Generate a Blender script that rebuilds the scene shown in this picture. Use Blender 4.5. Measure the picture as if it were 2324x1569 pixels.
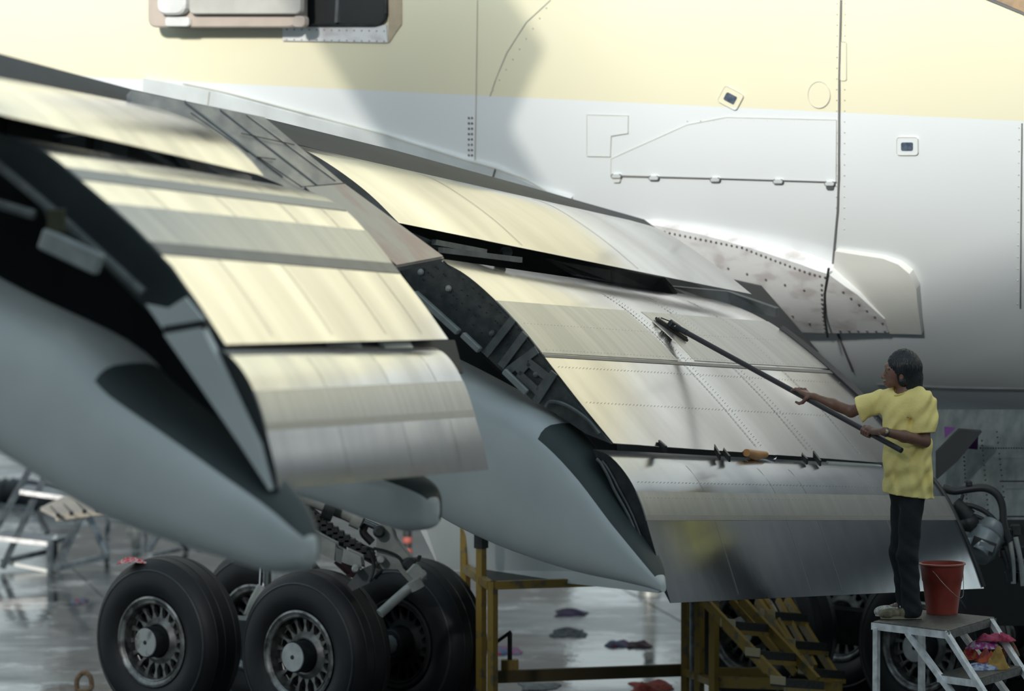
import bpy, bmesh, math, random
import numpy as np
from mathutils import Vector, Matrix
random.seed(7)
S = bpy.context.scene
COL = S.collection
for o in list(bpy.data.objects): bpy.data.objects.remove(o)
# ------------------------------------------------------------------ camera
FP, CX, CY, HC = 15000.0, 1162.0, 784.5, 6.16
PITCH = math.atan(1034.5 / FP)
cp, sp = math.cos(PITCH), math.sin(PITCH)
cam = bpy.data.cameras.new('camera'); camo = bpy.data.objects.new('camera', cam); COL.objects.link(camo)
camo.location = (0, 0, HC); camo.rotation_euler = (math.pi / 2 - PITCH, 0, 0)
cam.sensor_width = 36; cam.lens = 36 * FP / 2324; cam.clip_end = 1000
cam.dof.use_dof = True; cam.dof.focus_distance = 43.2; cam.dof.aperture_fstop = 2.3
S.camera = camo
# ------------------------------------------------------------------ world, sun, exposure
w = bpy.data.worlds.new('sky'); S.world = w; w.use_nodes = True
nt = w.node_tree; nt.nodes.clear()
out = nt.nodes.new('ShaderNodeOutputWorld'); bg = nt.nodes.new('ShaderNodeBackground')
tc = nt.nodes.new('ShaderNodeTexCoord'); sx = nt.nodes.new('ShaderNodeSeparateXYZ'); rp = nt.nodes.new('ShaderNodeValToRGB')
nt.links.new(tc.outputs['Generated'], sx.inputs[0]); nt.links.new(sx.outputs['Z'], rp.inputs[0])
e = rp.color_ramp.elements; e[0].position = 0.0; e[0].color = (.64, .73, .74, 1); e[1].position = 0.9; e[1].color = (.33, .44, .52, 1)
m_ = e.new(.25); m_.color = (.58, .68, .71, 1)
nt.links.new(rp.outputs[0], bg.inputs[0]); nt.links.new(bg.outputs[0], out.inputs[0])
bg.inputs[1].default_value = 0.95
SUN = Vector((.30, 1.0, -.36)).normalized()          # direction the light travels
sl = bpy.data.lights.new('sun', 'SUN'); sl.energy = 1.7; sl.angle = math.radians(.3); sl.color = (1.0, .93, .82)
so = bpy.data.objects.new('sun', sl); COL.objects.link(so); so.location = (-20, -40, 40)
so.rotation_euler = SUN.to_track_quat('-Z', 'Y').to_euler()
# wide second sun, added to fill the fuselage and soften its shadow band
hl = bpy.data.lights.new('sun_fill', 'SUN'); hl.energy = 3.2; hl.angle = math.radians(5); hl.color = (1.0, .96, .90)
ho = bpy.data.objects.new('sun_fill', hl); COL.objects.link(ho); ho.location = (-22, -40, 40); ho.rotation_euler = so.rotation_euler
S.view_settings.view_transform = 'Standard'; S.view_settings.look = 'None'
S.view_settings.exposure = 0.13; S.view_settings.gamma = 1; S.view_settings.use_curve_mapping = False

# ------------------------------------------------------------------ helpers
def ray(px, py):
    u = (px - CX) / FP; v = -(py - CY) / FP
    return Vector((u, cp + v * sp, v * cp - sp))
def W(px, py, d):
    r = ray(px, py); k = d / r.y
    return Vector((r.x * k, d, HC + r.z * k))
def onz(px, py, z):
    r = ray(px, py); k = (z - HC) / r.z
    return Vector((r.x * k, r.y * k, z))
def onplane(px, py, P0, h):
    """hit the vertical plane through P0 that holds the horizontal direction h"""
    n = Vector((h[1], -h[0], 0)); r = ray(px, py)
    k = (Vector((P0.x, P0.y, 0)).dot(n)) / (r.x * n.x + r.y * n.y)
    return Vector((0, 0, HC)) + r * k
MATS = {}
def mat(name, col, rough=.5, metal=0.0, col2=None, scale=3.0, stretch=(1, 1, 1), bump=0.0, bscale=40.0, rvar=0.0, lo=.35, hi=.65, spec=.5, coat=0.0, rotz=0):
    if name in MATS: return MATS[name]
    m = bpy.data.materials.new(name); m.use_nodes = True; t = m.node_tree; b = t.nodes['Principled BSDF']
    b.inputs['Roughness'].default_value = rough; b.inputs['Metallic'].default_value = metal
    b.inputs['Specular IOR Level'].default_value = spec; b.inputs['Coat Weight'].default_value = coat
    g = t.nodes.new('ShaderNodeNewGeometry'); mp = t.nodes.new('ShaderNodeMapping'); mp.inputs['Scale'].default_value = stretch
    t.links.new(g.outputs['Position'], mp.inputs[0])
    if rotz:
        m0 = t.nodes.new('ShaderNodeMapping'); m0.inputs['Rotation'].default_value = (0, 0, math.radians(rotz))
        t.links.new(g.outputs['Position'], m0.inputs[0]); t.links.new(m0.outputs[0], mp.inputs[0])
    n = t.nodes.new('ShaderNodeTexNoise'); n.inputs['Scale'].default_value = scale; n.inputs['Detail'].default_value = 6
    t.links.new(mp.outputs[0], n.inputs[0])
    r = t.nodes.new('ShaderNodeValToRGB'); r.color_ramp.elements[0].position = lo; r.color_ramp.elements[1].position = hi
    c2 = col2 if col2 else tuple(c * .82 for c in col)
    r.color_ramp.elements[0].color = (*c2, 1); r.color_ramp.elements[1].color = (*col, 1)
    t.links.new(n.outputs[0], r.inputs[0]); t.links.new(r.outputs[0], b.inputs['Base Color'])
    if rvar:
        mr = t.nodes.new('ShaderNodeMapRange'); mr.inputs['From Min'].default_value = lo; mr.inputs['From Max'].default_value = hi
        mr.inputs['To Min'].default_value = rough + rvar; mr.inputs['To Max'].default_value = max(.02, rough - rvar)
        t.links.new(n.outputs[0], mr.inputs[0]); t.links.new(mr.outputs[0], b.inputs['Roughness'])
    if bump:
        n2 = t.nodes.new('ShaderNodeTexNoise'); n2.inputs['Scale'].default_value = bscale; n2.inputs['Detail'].default_value = 3
        t.links.new(mp.outputs[0], n2.inputs[0])
        bp = t.nodes.new('ShaderNodeBump'); bp.inputs['Strength'].default_value = bump; bp.inputs['Distance'].default_value = .02
        t.links.new(n2.outputs[0], bp.inputs['Height']); t.links.new(bp.outputs[0], b.inputs['Normal'])
    MATS[name] = m; return m
def tag(o, label=None, cat=None, group=None, kind=None):
    for k, v in (('label', label), ('category', cat), ('group', group), ('kind', kind)):
        if v: o[k] = v
    return o
def wloc(o):
    p = Vector(o.location)
    while o.parent: o = o.parent; p = p + Vector(o.location)
    return p
def thing(name, loc, label, cat, group=None):
    o = bpy.data.objects.new(name, None); COL.objects.link(o); o.location = loc; o.empty_display_size = .2
    return tag(o, label, cat, group)
def link(name, me, m, parent=None, smooth=False, origin=None):
    """world-coordinate mesh -> object with its origin at its centre, child of parent"""
    n = len(me.vertices); co = np.empty(n * 3, np.float32); me.vertices.foreach_get('co', co); co = co.reshape(-1, 3)
    c = Vector(((co.min(0) + co.max(0)) / 2).tolist()) if origin is None else Vector(origin)
    co -= np.array(c, np.float32); me.vertices.foreach_set('co', co.ravel()); me.update()
    if smooth: me.polygons.foreach_set('use_smooth', np.ones(len(me.polygons), bool))
    for q in (m if isinstance(m, (list, tuple)) else [m]): me.materials.append(q)
    o = bpy.data.objects.new(name, me); COL.objects.link(o)
    if parent: o.parent = parent; o.location = c - wloc(parent)
    else: o.location = c
    return o
class MB:
    def __init__(s): s.v = []; s.f = []; s.mi = []
    def add(s, v, f, mi=0):
        k = len(s.v); s.v += [tuple(x) for x in v]; s.f += [tuple(i + k for i in q) for q in f]; s.mi += [mi] * len(f); return s
    def box(s, c, size, R=None, mi=0):
        c = Vector(c); hx, hy, hz = [x / 2 for x in size]
        vs = [Vector((a * hx, b * hy, d * hz)) for a in (-1, 1) for b in (-1, 1) for d in (-1, 1)]
        if R: vs = [R @ v for v in vs]
        return s.add([v + c for v in vs], [(0, 1, 3, 2), (4, 6, 7, 5), (0, 4, 5, 1), (2, 3, 7, 6), (0, 2, 6, 4), (1, 5, 7, 3)], mi)
    def beam(s, p, q, w, h=None, mi=0, up=(0, 0, 1), ext=0):
        p = Vector(p); q = Vector(q); h = h or w; d = (q - p); L = d.length; d.normalize(); u = Vector(up)
        if abs(d.dot(u)) > .98: u = Vector((.766, -.643, 0))
        sd = d.cross(u).normalized(); u2 = sd.cross(d)
        R = Matrix((d, sd, u2)).transposed()
        return s.box((p + q) / 2, (L + ext, w, h), R, mi)
    def tube(s, pts, r, n=10, mi=0, smooth=0, caps=True):
        pts = [Vector(p) for p in pts]
        if smooth: pts = catmull(pts, smooth)
        rs = r if isinstance(r, (list, tuple)) else [r] * len(pts)
        if len(rs) != len(pts): rs = list(np.interp(np.linspace(0, 1, len(pts)), np.linspace(0, 1, len(rs)), rs))
        nrm = None; V = []; F = []
        for i, p in enumerate(pts):
            t = (pts[min(i + 1, len(pts) - 1)] - pts[max(i - 1, 0)]).normalized()
            if nrm is None: nrm = t.orthogonal().normalized()
            nrm = (nrm - t * nrm.dot(t)).normalized(); b = t.cross(nrm)
            for k in range(n):
                a = 2 * math.pi * k / n; V.append(p + (nrm * math.cos(a) + b * math.sin(a)) * rs[i])
        for i in range(len(pts) - 1):
            for k in range(n):
                k2 = (k + 1) % n; F.append((i * n + k, i * n + k2, (i + 1) * n + k2, (i + 1) * n + k))
        if caps: F.append(tuple(range(n))[::-1]); F.append(tuple((len(pts) - 1) * n + k for k in range(n)))
        return s.add(V, F, mi)
    def lathe(s, prof, c, ax, n=48, mi=0, ref=None):
        """prof: (r, h) pairs turned round axis ax at c"""
        c = Vector(c); ax = Vector(ax).normalized(); e1 = (ref if ref else ax.orthogonal()).normalized(); e2 = ax.cross(e1)
        V = []; F = []; m = len(prof)
        for k in range(n):
            a = 2 * math.pi * k / n; rd = e1 * math.cos(a) + e2 * math.sin(a)
            V += [c + rd * r + ax * h for r, h in prof]
        for k in range(n):
            k2 = (k + 1) % n
            for i in range(m - 1): F.append((k * m + i, k2 * m + i, k2 * m + i + 1, k * m + i + 1))
        return s.add(V, F, mi)
    def sphere(s, c, r, n=8, mi=0):
        return s.lathe([(max(1e-5, math.sin(math.pi * i / n)) * r, -math.cos(math.pi * i / n) * r) for i in range(n + 1)], c, (0, 0, 1), n * 2, mi)
    def build(s, name, m, parent=None, smooth=False, bevel=0, origin=None, recalc=True):
        me = bpy.data.meshes.new(name); me.from_pydata(s.v, [], s.f)
        if len(set(s.mi)) > 1: me.polygons.foreach_set('material_index', s.mi)
        if recalc or bevel:
            b = bmesh.new(); b.from_mesh(me)
            if bevel: bmesh.ops.bevel(b, geom=b.edges[:], offset=bevel, segments=1, affect='EDGES', clamp_overlap=True)
            bmesh.ops.recalc_face_normals(b, faces=b.faces); b.to_mesh(me); b.free()
        o = link(name, me, m, parent, smooth, origin)
        if smooth:
            try: me.set_sharp_from_angle(angle=math.radians(38))
            except Exception: pass
        return o
def catmull(P, k):
    P = [Vector(p) for p in P]; Q = [P[0] * 2 - P[1]] + P + [P[-1] * 2 - P[-2]]; R = []
    for i in range(1, len(Q) - 2):
        for j in range(k):
            t = j / k; a, b, c, d = Q[i - 1:i + 3]
            R.append(.5 * ((2 * b) + (c - a) * t + (2 * a - 5 * b + 4 * c - d) * t * t + (3 * b - a - 3 * c + d) * t ** 3))
    R.append(P[-1]); return R
def resample(P, n):
    P = catmull(P, 12); L = [0]
    for a, b in zip(P, P[1:]): L.append(L[-1] + (b - a).length)
    R = []; j = 0
    for i in range(n):
        t = L[-1] * i / (n - 1)
        while j < len(L) - 2 and L[j + 1] < t: j += 1
        k = (t - L[j]) / max(1e-9, L[j + 1] - L[j]); R.append(P[j].lerp(P[j + 1], min(1, max(0, k))))
    return R

# ------------------------------------------------------------------ signed-distance modeller for soft bodies
class SDF:
    def __init__(s, lo, hi, h):
        s.lo = np.array(lo, float); s.h = h; s.n = (np.ceil((np.array(hi) - s.lo) / h).astype(int) + 1); s.a = np.full(s.n, 1.0, np.float32)
    def win(s, lo, hi):
        i0 = np.clip(np.floor((np.array(lo) - s.lo) / s.h).astype(int), 0, s.n - 1); i1 = np.clip(np.ceil((np.array(hi) - s.lo) / s.h).astype(int) + 1, 1, s.n)
        ax = [(s.lo[k] + np.arange(i0[k], i1[k]) * s.h).astype(np.float32) for k in range(3)]
        return tuple(slice(i0[k], i1[k]) for k in range(3)), ax[0][:, None, None], ax[1][None, :, None], ax[2][None, None, :]
    def un(s, sl, d, k):
        a = s.a[sl]
        if k > 0:
            hh = np.clip(.5 + .5 * (a - d) / k, 0, 1); s.a[sl] = a * (1 - hh) + d * hh - k * hh * (1 - hh)
        else: s.a[sl] = np.minimum(a, d)
    def cap(s, p, q, r1, r2=None, k=.02):
        r2 = r1 if r2 is None else r2; p = np.array(p, float); q = np.array(q, float); R = max(r1, r2) + k + 3 * s.h
        sl, x, y, z = s.win(np.minimum(p, q) - R, np.maximum(p, q) + R); d = q - p; L = (d @ d) + 1e-12
        t = np.clip(((x - p[0]) * d[0] + (y - p[1]) * d[1] + (z - p[2]) * d[2]) / L, 0, 1)
        dd = np.sqrt((x - p[0] - t * d[0]) ** 2 + (y - p[1] - t * d[1]) ** 2 + (z - p[2] - t * d[2]) ** 2) - (r1 + (r2 - r1) * t)
        s.un(sl, dd, k); return s
    def _ell(s, c, r, k, yaw=0, tilt=0):
        c = np.array(c, float); R = max(r) + k + 3 * s.h; sl, x, y, z = s.win(c - R, c + R)
        x = x - c[0]; y = y - c[1]; z = z - c[2]
        if yaw: ca, sa = math.cos(yaw), math.sin(yaw); x, y = x * ca + y * sa, -x * sa + y * ca
        if tilt: ca, sa = math.cos(tilt), math.sin(tilt); x, z = x * ca + z * sa, -x * sa + z * ca
        k0 = np.sqrt((x / r[0]) ** 2 + (y / r[1]) ** 2 + (z / r[2]) ** 2) + 1e-9
        k1 = np.sqrt((x / r[0] ** 2) ** 2 + (y / r[1] ** 2) ** 2 + (z / r[2] ** 2) ** 2) + 1e-9
        return sl, k0 * (k0 - 1) / k1
    def ell(s, c, r, k=.02, yaw=0, tilt=0):
        sl, d = s._ell(c, r, k, yaw, tilt); s.un(sl, d, k); return s
    def sub(s, c, r, yaw=0, tilt=0):
        sl, d = s._ell(c, r, .01, yaw, tilt); s.a[sl] = np.maximum(s.a[sl], -d); return s
    def grid(s):
        return [(s.lo[k] + np.arange(s.n[k]) * s.h).astype(np.float32).reshape([-1 if j == k else 1 for j in range(3)]) for k in range(3)]
    def mesh(s, name, m, parent, org, smooth=True):
        v = s.a; ins = v < 0
        cnt = np.zeros(np.array(v.shape) - 1, np.int8)
        for i in (0, 1):
            for j in (0, 1):
                for k in (0, 1): cnt += ins[i:v.shape[0] - 1 + i, j:v.shape[1] - 1 + j, k:v.shape[2] - 1 + k]
        act = (cnt > 0) & (cnt < 8); ijk = np.argwhere(act); idx = np.full(act.shape, -1, np.int32); idx[act] = np.arange(len(ijk))
        C = {}
        for i in (0, 1):
            for j in (0, 1):
                for k in (0, 1): C[i, j, k] = v[ijk[:, 0] + i, ijk[:, 1] + j, ijk[:, 2] + k]
        acc = np.zeros((len(ijk), 3)); num = np.zeros(len(ijk))
        for ax in range(3):
            for u in (0, 1):
                for w_ in (0, 1):
                    a = [u, w_]; a.insert(ax, 0); b = [u, w_]; b.insert(ax, 1); va = C[tuple(a)]; vb = C[tuple(b)]
                    c = (va < 0) != (vb < 0); t = np.where(c, va / np.where(c, va - vb, 1), 0)
                    p = np.tile(np.array(a, float), (len(ijk), 1)); p[:, ax] = t; acc += p * c[:, None]; num += c
        P = s.lo + (ijk + acc / num[:, None]) * s.h + np.array(org)
        F = []
        for ax in range(3):
            o1, o2 = [q for q in range(3) if q != ax]
            A = np.take(ins, range(0, v.shape[ax] - 1), ax); B = np.take(ins, range(1, v.shape[ax]), ax)
            e = np.argwhere(A != B); e = e[(e[:, o1] > 0) & (e[:, o2] > 0) & (e[:, o1] < v.shape[o1] - 1) & (e[:, o2] < v.shape[o2] - 1)]
            def g(d1, d2):
                q = e.copy(); q[:, o1] -= d1; q[:, o2] -= d2; return idx[q[:, 0], q[:, 1], q[:, 2]]
            quad = np.stack([g(1, 1), g(0, 1), g(0, 0), g(1, 0)], 1); fl = A[e[:, 0], e[:, 1], e[:, 2]]
            if ax == 1: fl = ~fl
            quad[~fl] = quad[~fl][:, ::-1]; F.append(quad)
        F = np.concatenate(F)
        me = bpy.data.meshes.new(name); me.vertices.add(len(P)); me.vertices.foreach_set('co', P.astype(np.float32).ravel())
        me.loops.add(len(F) * 4); me.loops.foreach_set('vertex_index', F.astype(np.int32).ravel())
        me.polygons.add(len(F)); me.polygons.foreach_set('loop_start', np.arange(0, len(F) * 4, 4, dtype=np.int32)); me.update(calc_edges=True); me.validate()
        return link(name, me, m, parent, smooth)

# ------------------------------------------------------------------ materials
M_metal = mat('polished_metal', (.78, .77, .75), .145, 1.0, (.40, .375, .35), .55, (.6, 2.0, .9), rvar=.04, lo=.34, hi=.70, bump=.03, bscale=3, rotz=21)
M_metal2 = mat('brushed_metal', (.66, .68, .69), .17, 1.0, (.38, .41, .45), .8, (.7, 1.8, 1.2), rvar=.04, lo=.32, hi=.66, bump=.03, bscale=3, rotz=21)
M_matte = mat('dull_grey_metal_paint', (.50, .49, .46), .34, .55, (.44, .43, .40), 2, (.4, 5, .4), rvar=.03, rotz=21)
M_band = mat('dull_band_paint', (.40, .38, .35), .42, .5, (.37, .35, .32), 5)
M_lap = mat('lap_strip_paint', (.22, .21, .20), .5, .4)
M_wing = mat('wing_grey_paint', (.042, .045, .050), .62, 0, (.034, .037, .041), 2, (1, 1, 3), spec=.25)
M_wing2 = mat('aileron_grey_paint', (.20, .195, .20), .38, .3, (.15, .145, .155), 4, (2.5, .4, 2.5), rvar=.05)
M_red = mat('faded_red_stain', (.26, .15, .16), .5, .2, (.2, .15, .16), 6)
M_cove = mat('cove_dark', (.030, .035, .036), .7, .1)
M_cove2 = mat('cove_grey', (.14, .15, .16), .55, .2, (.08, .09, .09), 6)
M_rib = mat('primer_rib', (.085, .090, .088), .6, .2, (.045, .052, .052), 14, bump=.1, bscale=60)
M_ribl = mat('primer_rib_edge', (.17, .18, .17), .5, .3, (.11, .12, .12), 12)
M_canoe = mat('fairing_grey_paint', (.62, .645, .63), .34, .0, (.55, .58, .57), 2, spec=.5)
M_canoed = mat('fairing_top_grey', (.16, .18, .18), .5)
M_tire = mat('tire_rubber', (.013, .014, .016), .5, 0, (.009, .010, .012), 9, spec=.35, bump=.08, bscale=90)
M_tireside = mat('tire_sidewall_scuff', (.035, .045, .052), .5, 0, (.02, .026, .03), 12)
M_rim = mat('wheel_rim_grey', (.33, .34, .33), .38, .7, (.10, .10, .10), 11, lo=.4, hi=.6)
M_wdark = mat('recess_shade_dark', (.012, .013, .014), .8)  # near black for wheel recesses and for painted shade
M_spoke = mat('wheel_spoke_grey', (.26, .27, .26), .45, .6, (.12, .12, .12), 15)
M_hub = mat('hub_cap_grey', (.42, .44, .43), .45, .3, (.22, .22, .20), 16, lo=.38, hi=.5)
M_hub2 = mat('hub_cap_clean', (.50, .53, .53), .4, .3, (.36, .38, .38), 10)
M_strut = mat('gear_strut_grey', (.36, .38, .36), .42, .1, (.26, .28, .27), 9)
M_chrome = mat('chrome_piston', (.8, .82, .84), .1, 1.0)
M_hose = mat('black_hose', (.018, .020, .022), .45)
M_dark = mat('dark_hardware', (.035, .040, .040), .5, .3, (.015, .018, .02), 12)
M_yel = mat('yellow_stand_paint', (.28, .19, .04), .45, 0, (.13, .115, .07), 12, lo=.34, hi=.46, bump=.05)
M_tread = mat('dark_tread_steel', (.055, .055, .045), .6, .4, (.03, .035, .04), 30)
M_wst = mat('white_stand_paint', (.86, .87, .88), .4, 0, (.52, .53, .54), 14)
M_wtop = mat('worn_platform_plate', (.13, .13, .12), .5, .5, (.06, .06, .055), 30)
M_gst = mat('galvanised_stand', (.20, .23, .25), .4, .7, (.09, .11, .13), 10)
M_gtop = mat('wet_step_mesh', (.30, .34, .37), .35, .6, (.12, .14, .16), 40)
M_skin = mat('skin', (.20, .105, .075), .45, 0, (.17, .085, .06), 25)
M_hair = mat('black_hair', (.012, .016, .020), .38, 0, (.006, .008, .010), 60, (1, 1, .15), bump=.35, bscale=120)
M_shirt = mat('yellow_cotton', (.90, .76, .29), .85, 0, (.85, .71, .26), 10, bump=.15, bscale=60)
M_trou = mat('dark_trousers', (.012, .014, .017), .8, 0, (.008, .009, .011), 20, bump=.1)
M_shoe = mat('pale_shoe_leather', (.66, .64, .59), .6, 0, (.30, .27, .22), 40)
M_shoe2 = mat('worn_tan_shoe', (.22, .19, .11), .7, 0, (.10, .08, .05), 35)
M_pole = mat('dark_pole', (.035, .032, .035), .4, .2)
M_buck = mat('red_plastic', (.34, .055, .035), .42, 0, (.27, .035, .022), 6)
M_wire = mat('wire_handle', (.45, .42, .33), .35, .8)
def fuselage_material():
    m = bpy.data.materials.new('fuselage_paint'); m.use_nodes = True; t = m.node_tree; b = t.nodes['Principled BSDF']
    g = t.nodes.new('ShaderNodeNewGeometry'); s = t.nodes.new('ShaderNodeSeparateXYZ'); t.links.new(g.outputs['Position'], s.inputs[0])
    a = FZ(200, 175); c = FZ(2324, 275); kx = (c.z - a.z) / (c.x - a.x)
    mu = t.nodes.new('ShaderNodeMath'); mu.operation = 'MULTIPLY_ADD'; mu.inputs[1].default_value = -kx; mu.inputs[2].default_value = -(a.z - kx * a.x)
    t.links.new(s.outputs[0], mu.inputs[0]); ad = t.nodes.new('ShaderNodeMath'); ad.operation = 'ADD'; t.links.new(mu.outputs[0], ad.inputs[0]); t.links.new(s.outputs[2], ad.inputs[1])
    gt = t.nodes.new('ShaderNodeMath'); gt.operation = 'GREATER_THAN'; gt.inputs[1].default_value = 0; t.links.new(ad.outputs[0], gt.inputs[0])
    n = t.nodes.new('ShaderNodeTexNoise'); n.inputs['Scale'].default_value = .7; n.inputs['Detail'].default_value = 5; t.links.new(g.outputs['Position'], n.inputs[0])
    def mixc(c1, c2, fac):
        q = t.nodes.new('ShaderNodeMix'); q.data_type = 'RGBA'; t.links.new(fac, q.inputs[0])
        for i, c_ in ((6, c1), (7, c2)):
            if isinstance(c_, tuple): q.inputs[i].default_value = (*c_, 1)
            else: t.links.new(c_, q.inputs[i])
        return q.outputs[2]
    ye = mixc((.75, .73, .53), (.79, .77, .60), n.outputs[0]); wh = mixc((.70, .76, .79), (.76, .81, .84), n.outputs[0])
    t.links.new(mixc(wh, ye, gt.outputs[0]), b.inputs['Base Color']); b.inputs['Roughness'].default_value = .22; b.inputs['Coat Weight'].default_value = .4; b.inputs['Coat Roughness'].default_value = .12
    return m

# ------------------------------------------------------------------ aircraft frame
TH = math.radians(40)
AFT = Vector((math.cos(TH), -math.sin(TH), 0)); OUTB = Vector((-math.sin(TH), -math.cos(TH), 0)); INB = -OUTB
FR, FCZ = 3.25, 5.35
FSIDE = Vector((3.6, 46.3, 0)); FC = FSIDE + INB * FR                # a point of the axis
def FZ(px, py, off=0.0):
    """point where the sight line meets the fuselage barrel, lifted by off"""
    r = ray(px, py); o = Vector((0, 0, HC)) - Vector((FC.x, FC.y, FCZ))
    ro, rz = r.dot(OUTB), r.z; oo, oz = o.dot(OUTB), o.z; R = FR + off
    A = ro * ro + rz * rz; B = 2 * (ro * oo + rz * oz); C = oo * oo + oz * oz - R * R; D = B * B - 4 * A * C
    if D < 0: D = 0
    return Vector((0, 0, HC)) + r * ((-B - math.sqrt(D)) / (2 * A))
def fnorm(p):
    q = p - Vector((FC.x, FC.y, FCZ)); q -= AFT * q.dot(AFT); return q.normalized()
M_fus = fuselage_material()
M_seam = mat('seam_dark', (.16, .165, .17), .6)
M_faint = mat('seam_faint', (.54, .55, .49), .5)
M_fair = mat('scratched_bare_fairing', (.80, .83, .85), .3, .2, (.60, .58, .58), 5, (1, 1, 2), rvar=.08, lo=.33, hi=.5)
M_fairp = mat('fairing_cream_paint', (.72, .75, .72), .3, .0, (.68, .70, .67), 3)
M_fill = mat('fillet_white_paint', (.66, .72, .74), .3)
M_tan = mat('primer_tan', (.50, .42, .30), .5, 0, (.42, .36, .27), 12)

# ------------------------------------------------------------------ setting: floor slabs, unseen light blockers
M_floor = bpy.data.materials.new('wet_concrete'); M_floor.use_nodes = True
t = M_floor.node_tree; b = t.nodes['Principled BSDF']; g = t.nodes.new('ShaderNodeNewGeometry')
n1 = t.nodes.new('ShaderNodeTexNoise'); n1.inputs['Scale'].default_value = .28; n1.inputs['Detail'].default_value = 7; t.links.new(g.outputs['Position'], n1.inputs[0])
n2 = t.nodes.new('ShaderNodeTexNoise'); n2.inputs['Scale'].default_value = 2.6; n2.inputs['Detail'].default_value = 8; t.links.new(g.outputs['Position'], n2.inputs[0])
r1 = t.nodes.new('ShaderNodeValToRGB'); r1.color_ramp.elements[0].position = .42; r1.color_ramp.elements[1].position = .56
r1.color_ramp.elements[0].color = (.022, .028, .034, 1); r1.color_ramp.elements[1].color = (.085, .09, .088, 1); t.links.new(n2.outputs[0], r1.inputs[0])
r2 = t.nodes.new('ShaderNodeMapRange'); r2.inputs['From Min'].default_value = .44; r2.inputs['From Max'].default_value = .56; r2.inputs['To Min'].default_value = .04; r2.inputs['To Max'].default_value = .26; t.links.new(n1.outputs[0], r2.inputs[0])
n3 = t.nodes.new('ShaderNodeTexNoise'); n3.inputs['Scale'].default_value = 1.6; n3.inputs['Detail'].default_value = 9; n3.inputs['Roughness'].default_value = .65; t.links.new(g.outputs['Position'], n3.inputs[0])
rf = t.nodes.new('ShaderNodeValToRGB'); rf.color_ramp.elements[0].position = .55; rf.color_ramp.elements[1].position = .60; t.links.new(n3.outputs[0], rf.inputs[0])
mxf = t.nodes.new('ShaderNodeMix'); mxf.data_type = 'RGBA'; mxf.inputs[7].default_value = (.62, .66, .68, 1)
sc_ = t.nodes.new('ShaderNodeMath'); sc_.operation = 'MULTIPLY'; sc_.inputs[1].default_value = .5
t.links.new(rf.outputs[0], sc_.inputs[0]); t.links.new(sc_.outputs[0], mxf.inputs[0]); t.links.new(r1.outputs[0], mxf.inputs[6]); t.links.new(mxf.outputs[2], b.inputs['Base Color']); t.links.new(r2.outputs[0], b.inputs['Roughness'])
bp = t.nodes.new('ShaderNodeBump'); bp.inputs['Strength'].default_value = .12; bp.inputs['Distance'].default_value = .03; t.links.new(n2.outputs[0], bp.inputs['Height']); t.links.new(bp.outputs[0], b.inputs['Normal'])
floor = tag(MB().box((0, 60, -.26), (400, 400, .5)).build('floor', M_floor), kind='structure')
g1 = Vector((.985, .17, 0)); g2 = Vector((-.17, .985, 0)); org = onz(1590, 1436, 0); SL = 4.6
slab = None
for i in range(-5, 5):
    for j in range(-3, 8):
        c = org + g1 * (SL * (i + .5)) + g2 * (SL * (j + .5))
        if slab is None:
            R = Matrix((g1, g2, Vector((0, 0, 1)))).transposed()
            slab = MB().box((c.x, c.y, -.006), (SL - .02, SL - .02, .012), R).build('slab', M_floor, floor)
        else:
            q = slab.copy(); COL.objects.link(q); q.location = Vector((c.x, c.y, -.006)) - wloc(floor)
M_blocker = mat('blocker_sheet', (.34, .36, .37), .6, 0, (.28, .30, .31), .3)
hz = 2.45 + 70 * .36
tag(MB().box((0, -21, hz / 2 - .01), (160, 2, hz)).build('blocker_wall', M_blocker), kind='structure')  # unseen wall, added to shade everything below the upper fuselage
for x0_, x1_, h_ in ((-60, -13, 15), (-9.5, 1.2, 19), (3.4, 60, 16)):
    tag(MB().box(((x0_ + x1_) / 2, 135, h_ / 2 - .01), (x1_ - x0_, 3, h_)).build('reflection_blocker', mat('reflection_blocker_dark', (.06, .07, .075), .7)), kind='structure')  # unseen dark walls, added to darken reflections in the wet floor
# made-up polygon hung out of view, shaped to cast a shadow band on the fuselage
def back(px, py, Y):
    p = FZ(px, py); return p - SUN * ((p.y - Y) / SUN.y)
pl = [back(*q, 22) for q in ((560, -160), (700, 60), (790, 200), (885, 345), (905, 420), (1280, 490), (1240, 430), (1157, 290), (1240, 110), (1165, 0), (1040, -170))]
V = [p for p in pl] + [p + Vector((0, .2, 0)) for p in pl]; n = len(pl)
tag(MB().add(V, [tuple(range(n)), tuple(range(2 * n - 1, n - 1, -1))] + [(i, (i + 1) % n, n + (i + 1) % n, n + i) for i in range(n)]).build('shadow_caster_1', M_blocker), kind='structure')

# ------------------------------------------------------------------ THE AIRLINER
AC = thing('airliner', (-4, 52, 0), 'yellow and white wide body airliner with lowered flaps standing in the wash bay', 'airplane')
def along(px, py=300): return (FZ(px, py) - FSIDE).dot(AFT)
def barrel(a0, a1, R, m, name, lab=None):
    mb = MB(); N = 72; V = []; F = []; K = max(2, int((a1 - a0) / 3) + 1)
    for i in range(K):
        c = Vector((FC.x, FC.y, FCZ)) + AFT * (a0 + (a1 - a0) * i / (K - 1))
        for k in range(N): a = 2 * math.pi * k / N; V.append(c + OUTB * (R * math.cos(a)) + Vector((0, 0, R * math.sin(a))))
    for i in range(K - 1):
        for k in range(N): F.append((i * N + k, (i + 1) * N + k, (i + 1) * N + (k + 1) % N, i * N + (k + 1) % N))
    F.append(tuple(range(N))); F.append(tuple((K - 1) * N + k for k in range(N)))
    return mb.add(V, F).build(name, m, AC, smooth=True)
cuts = [-42, 30]
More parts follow.
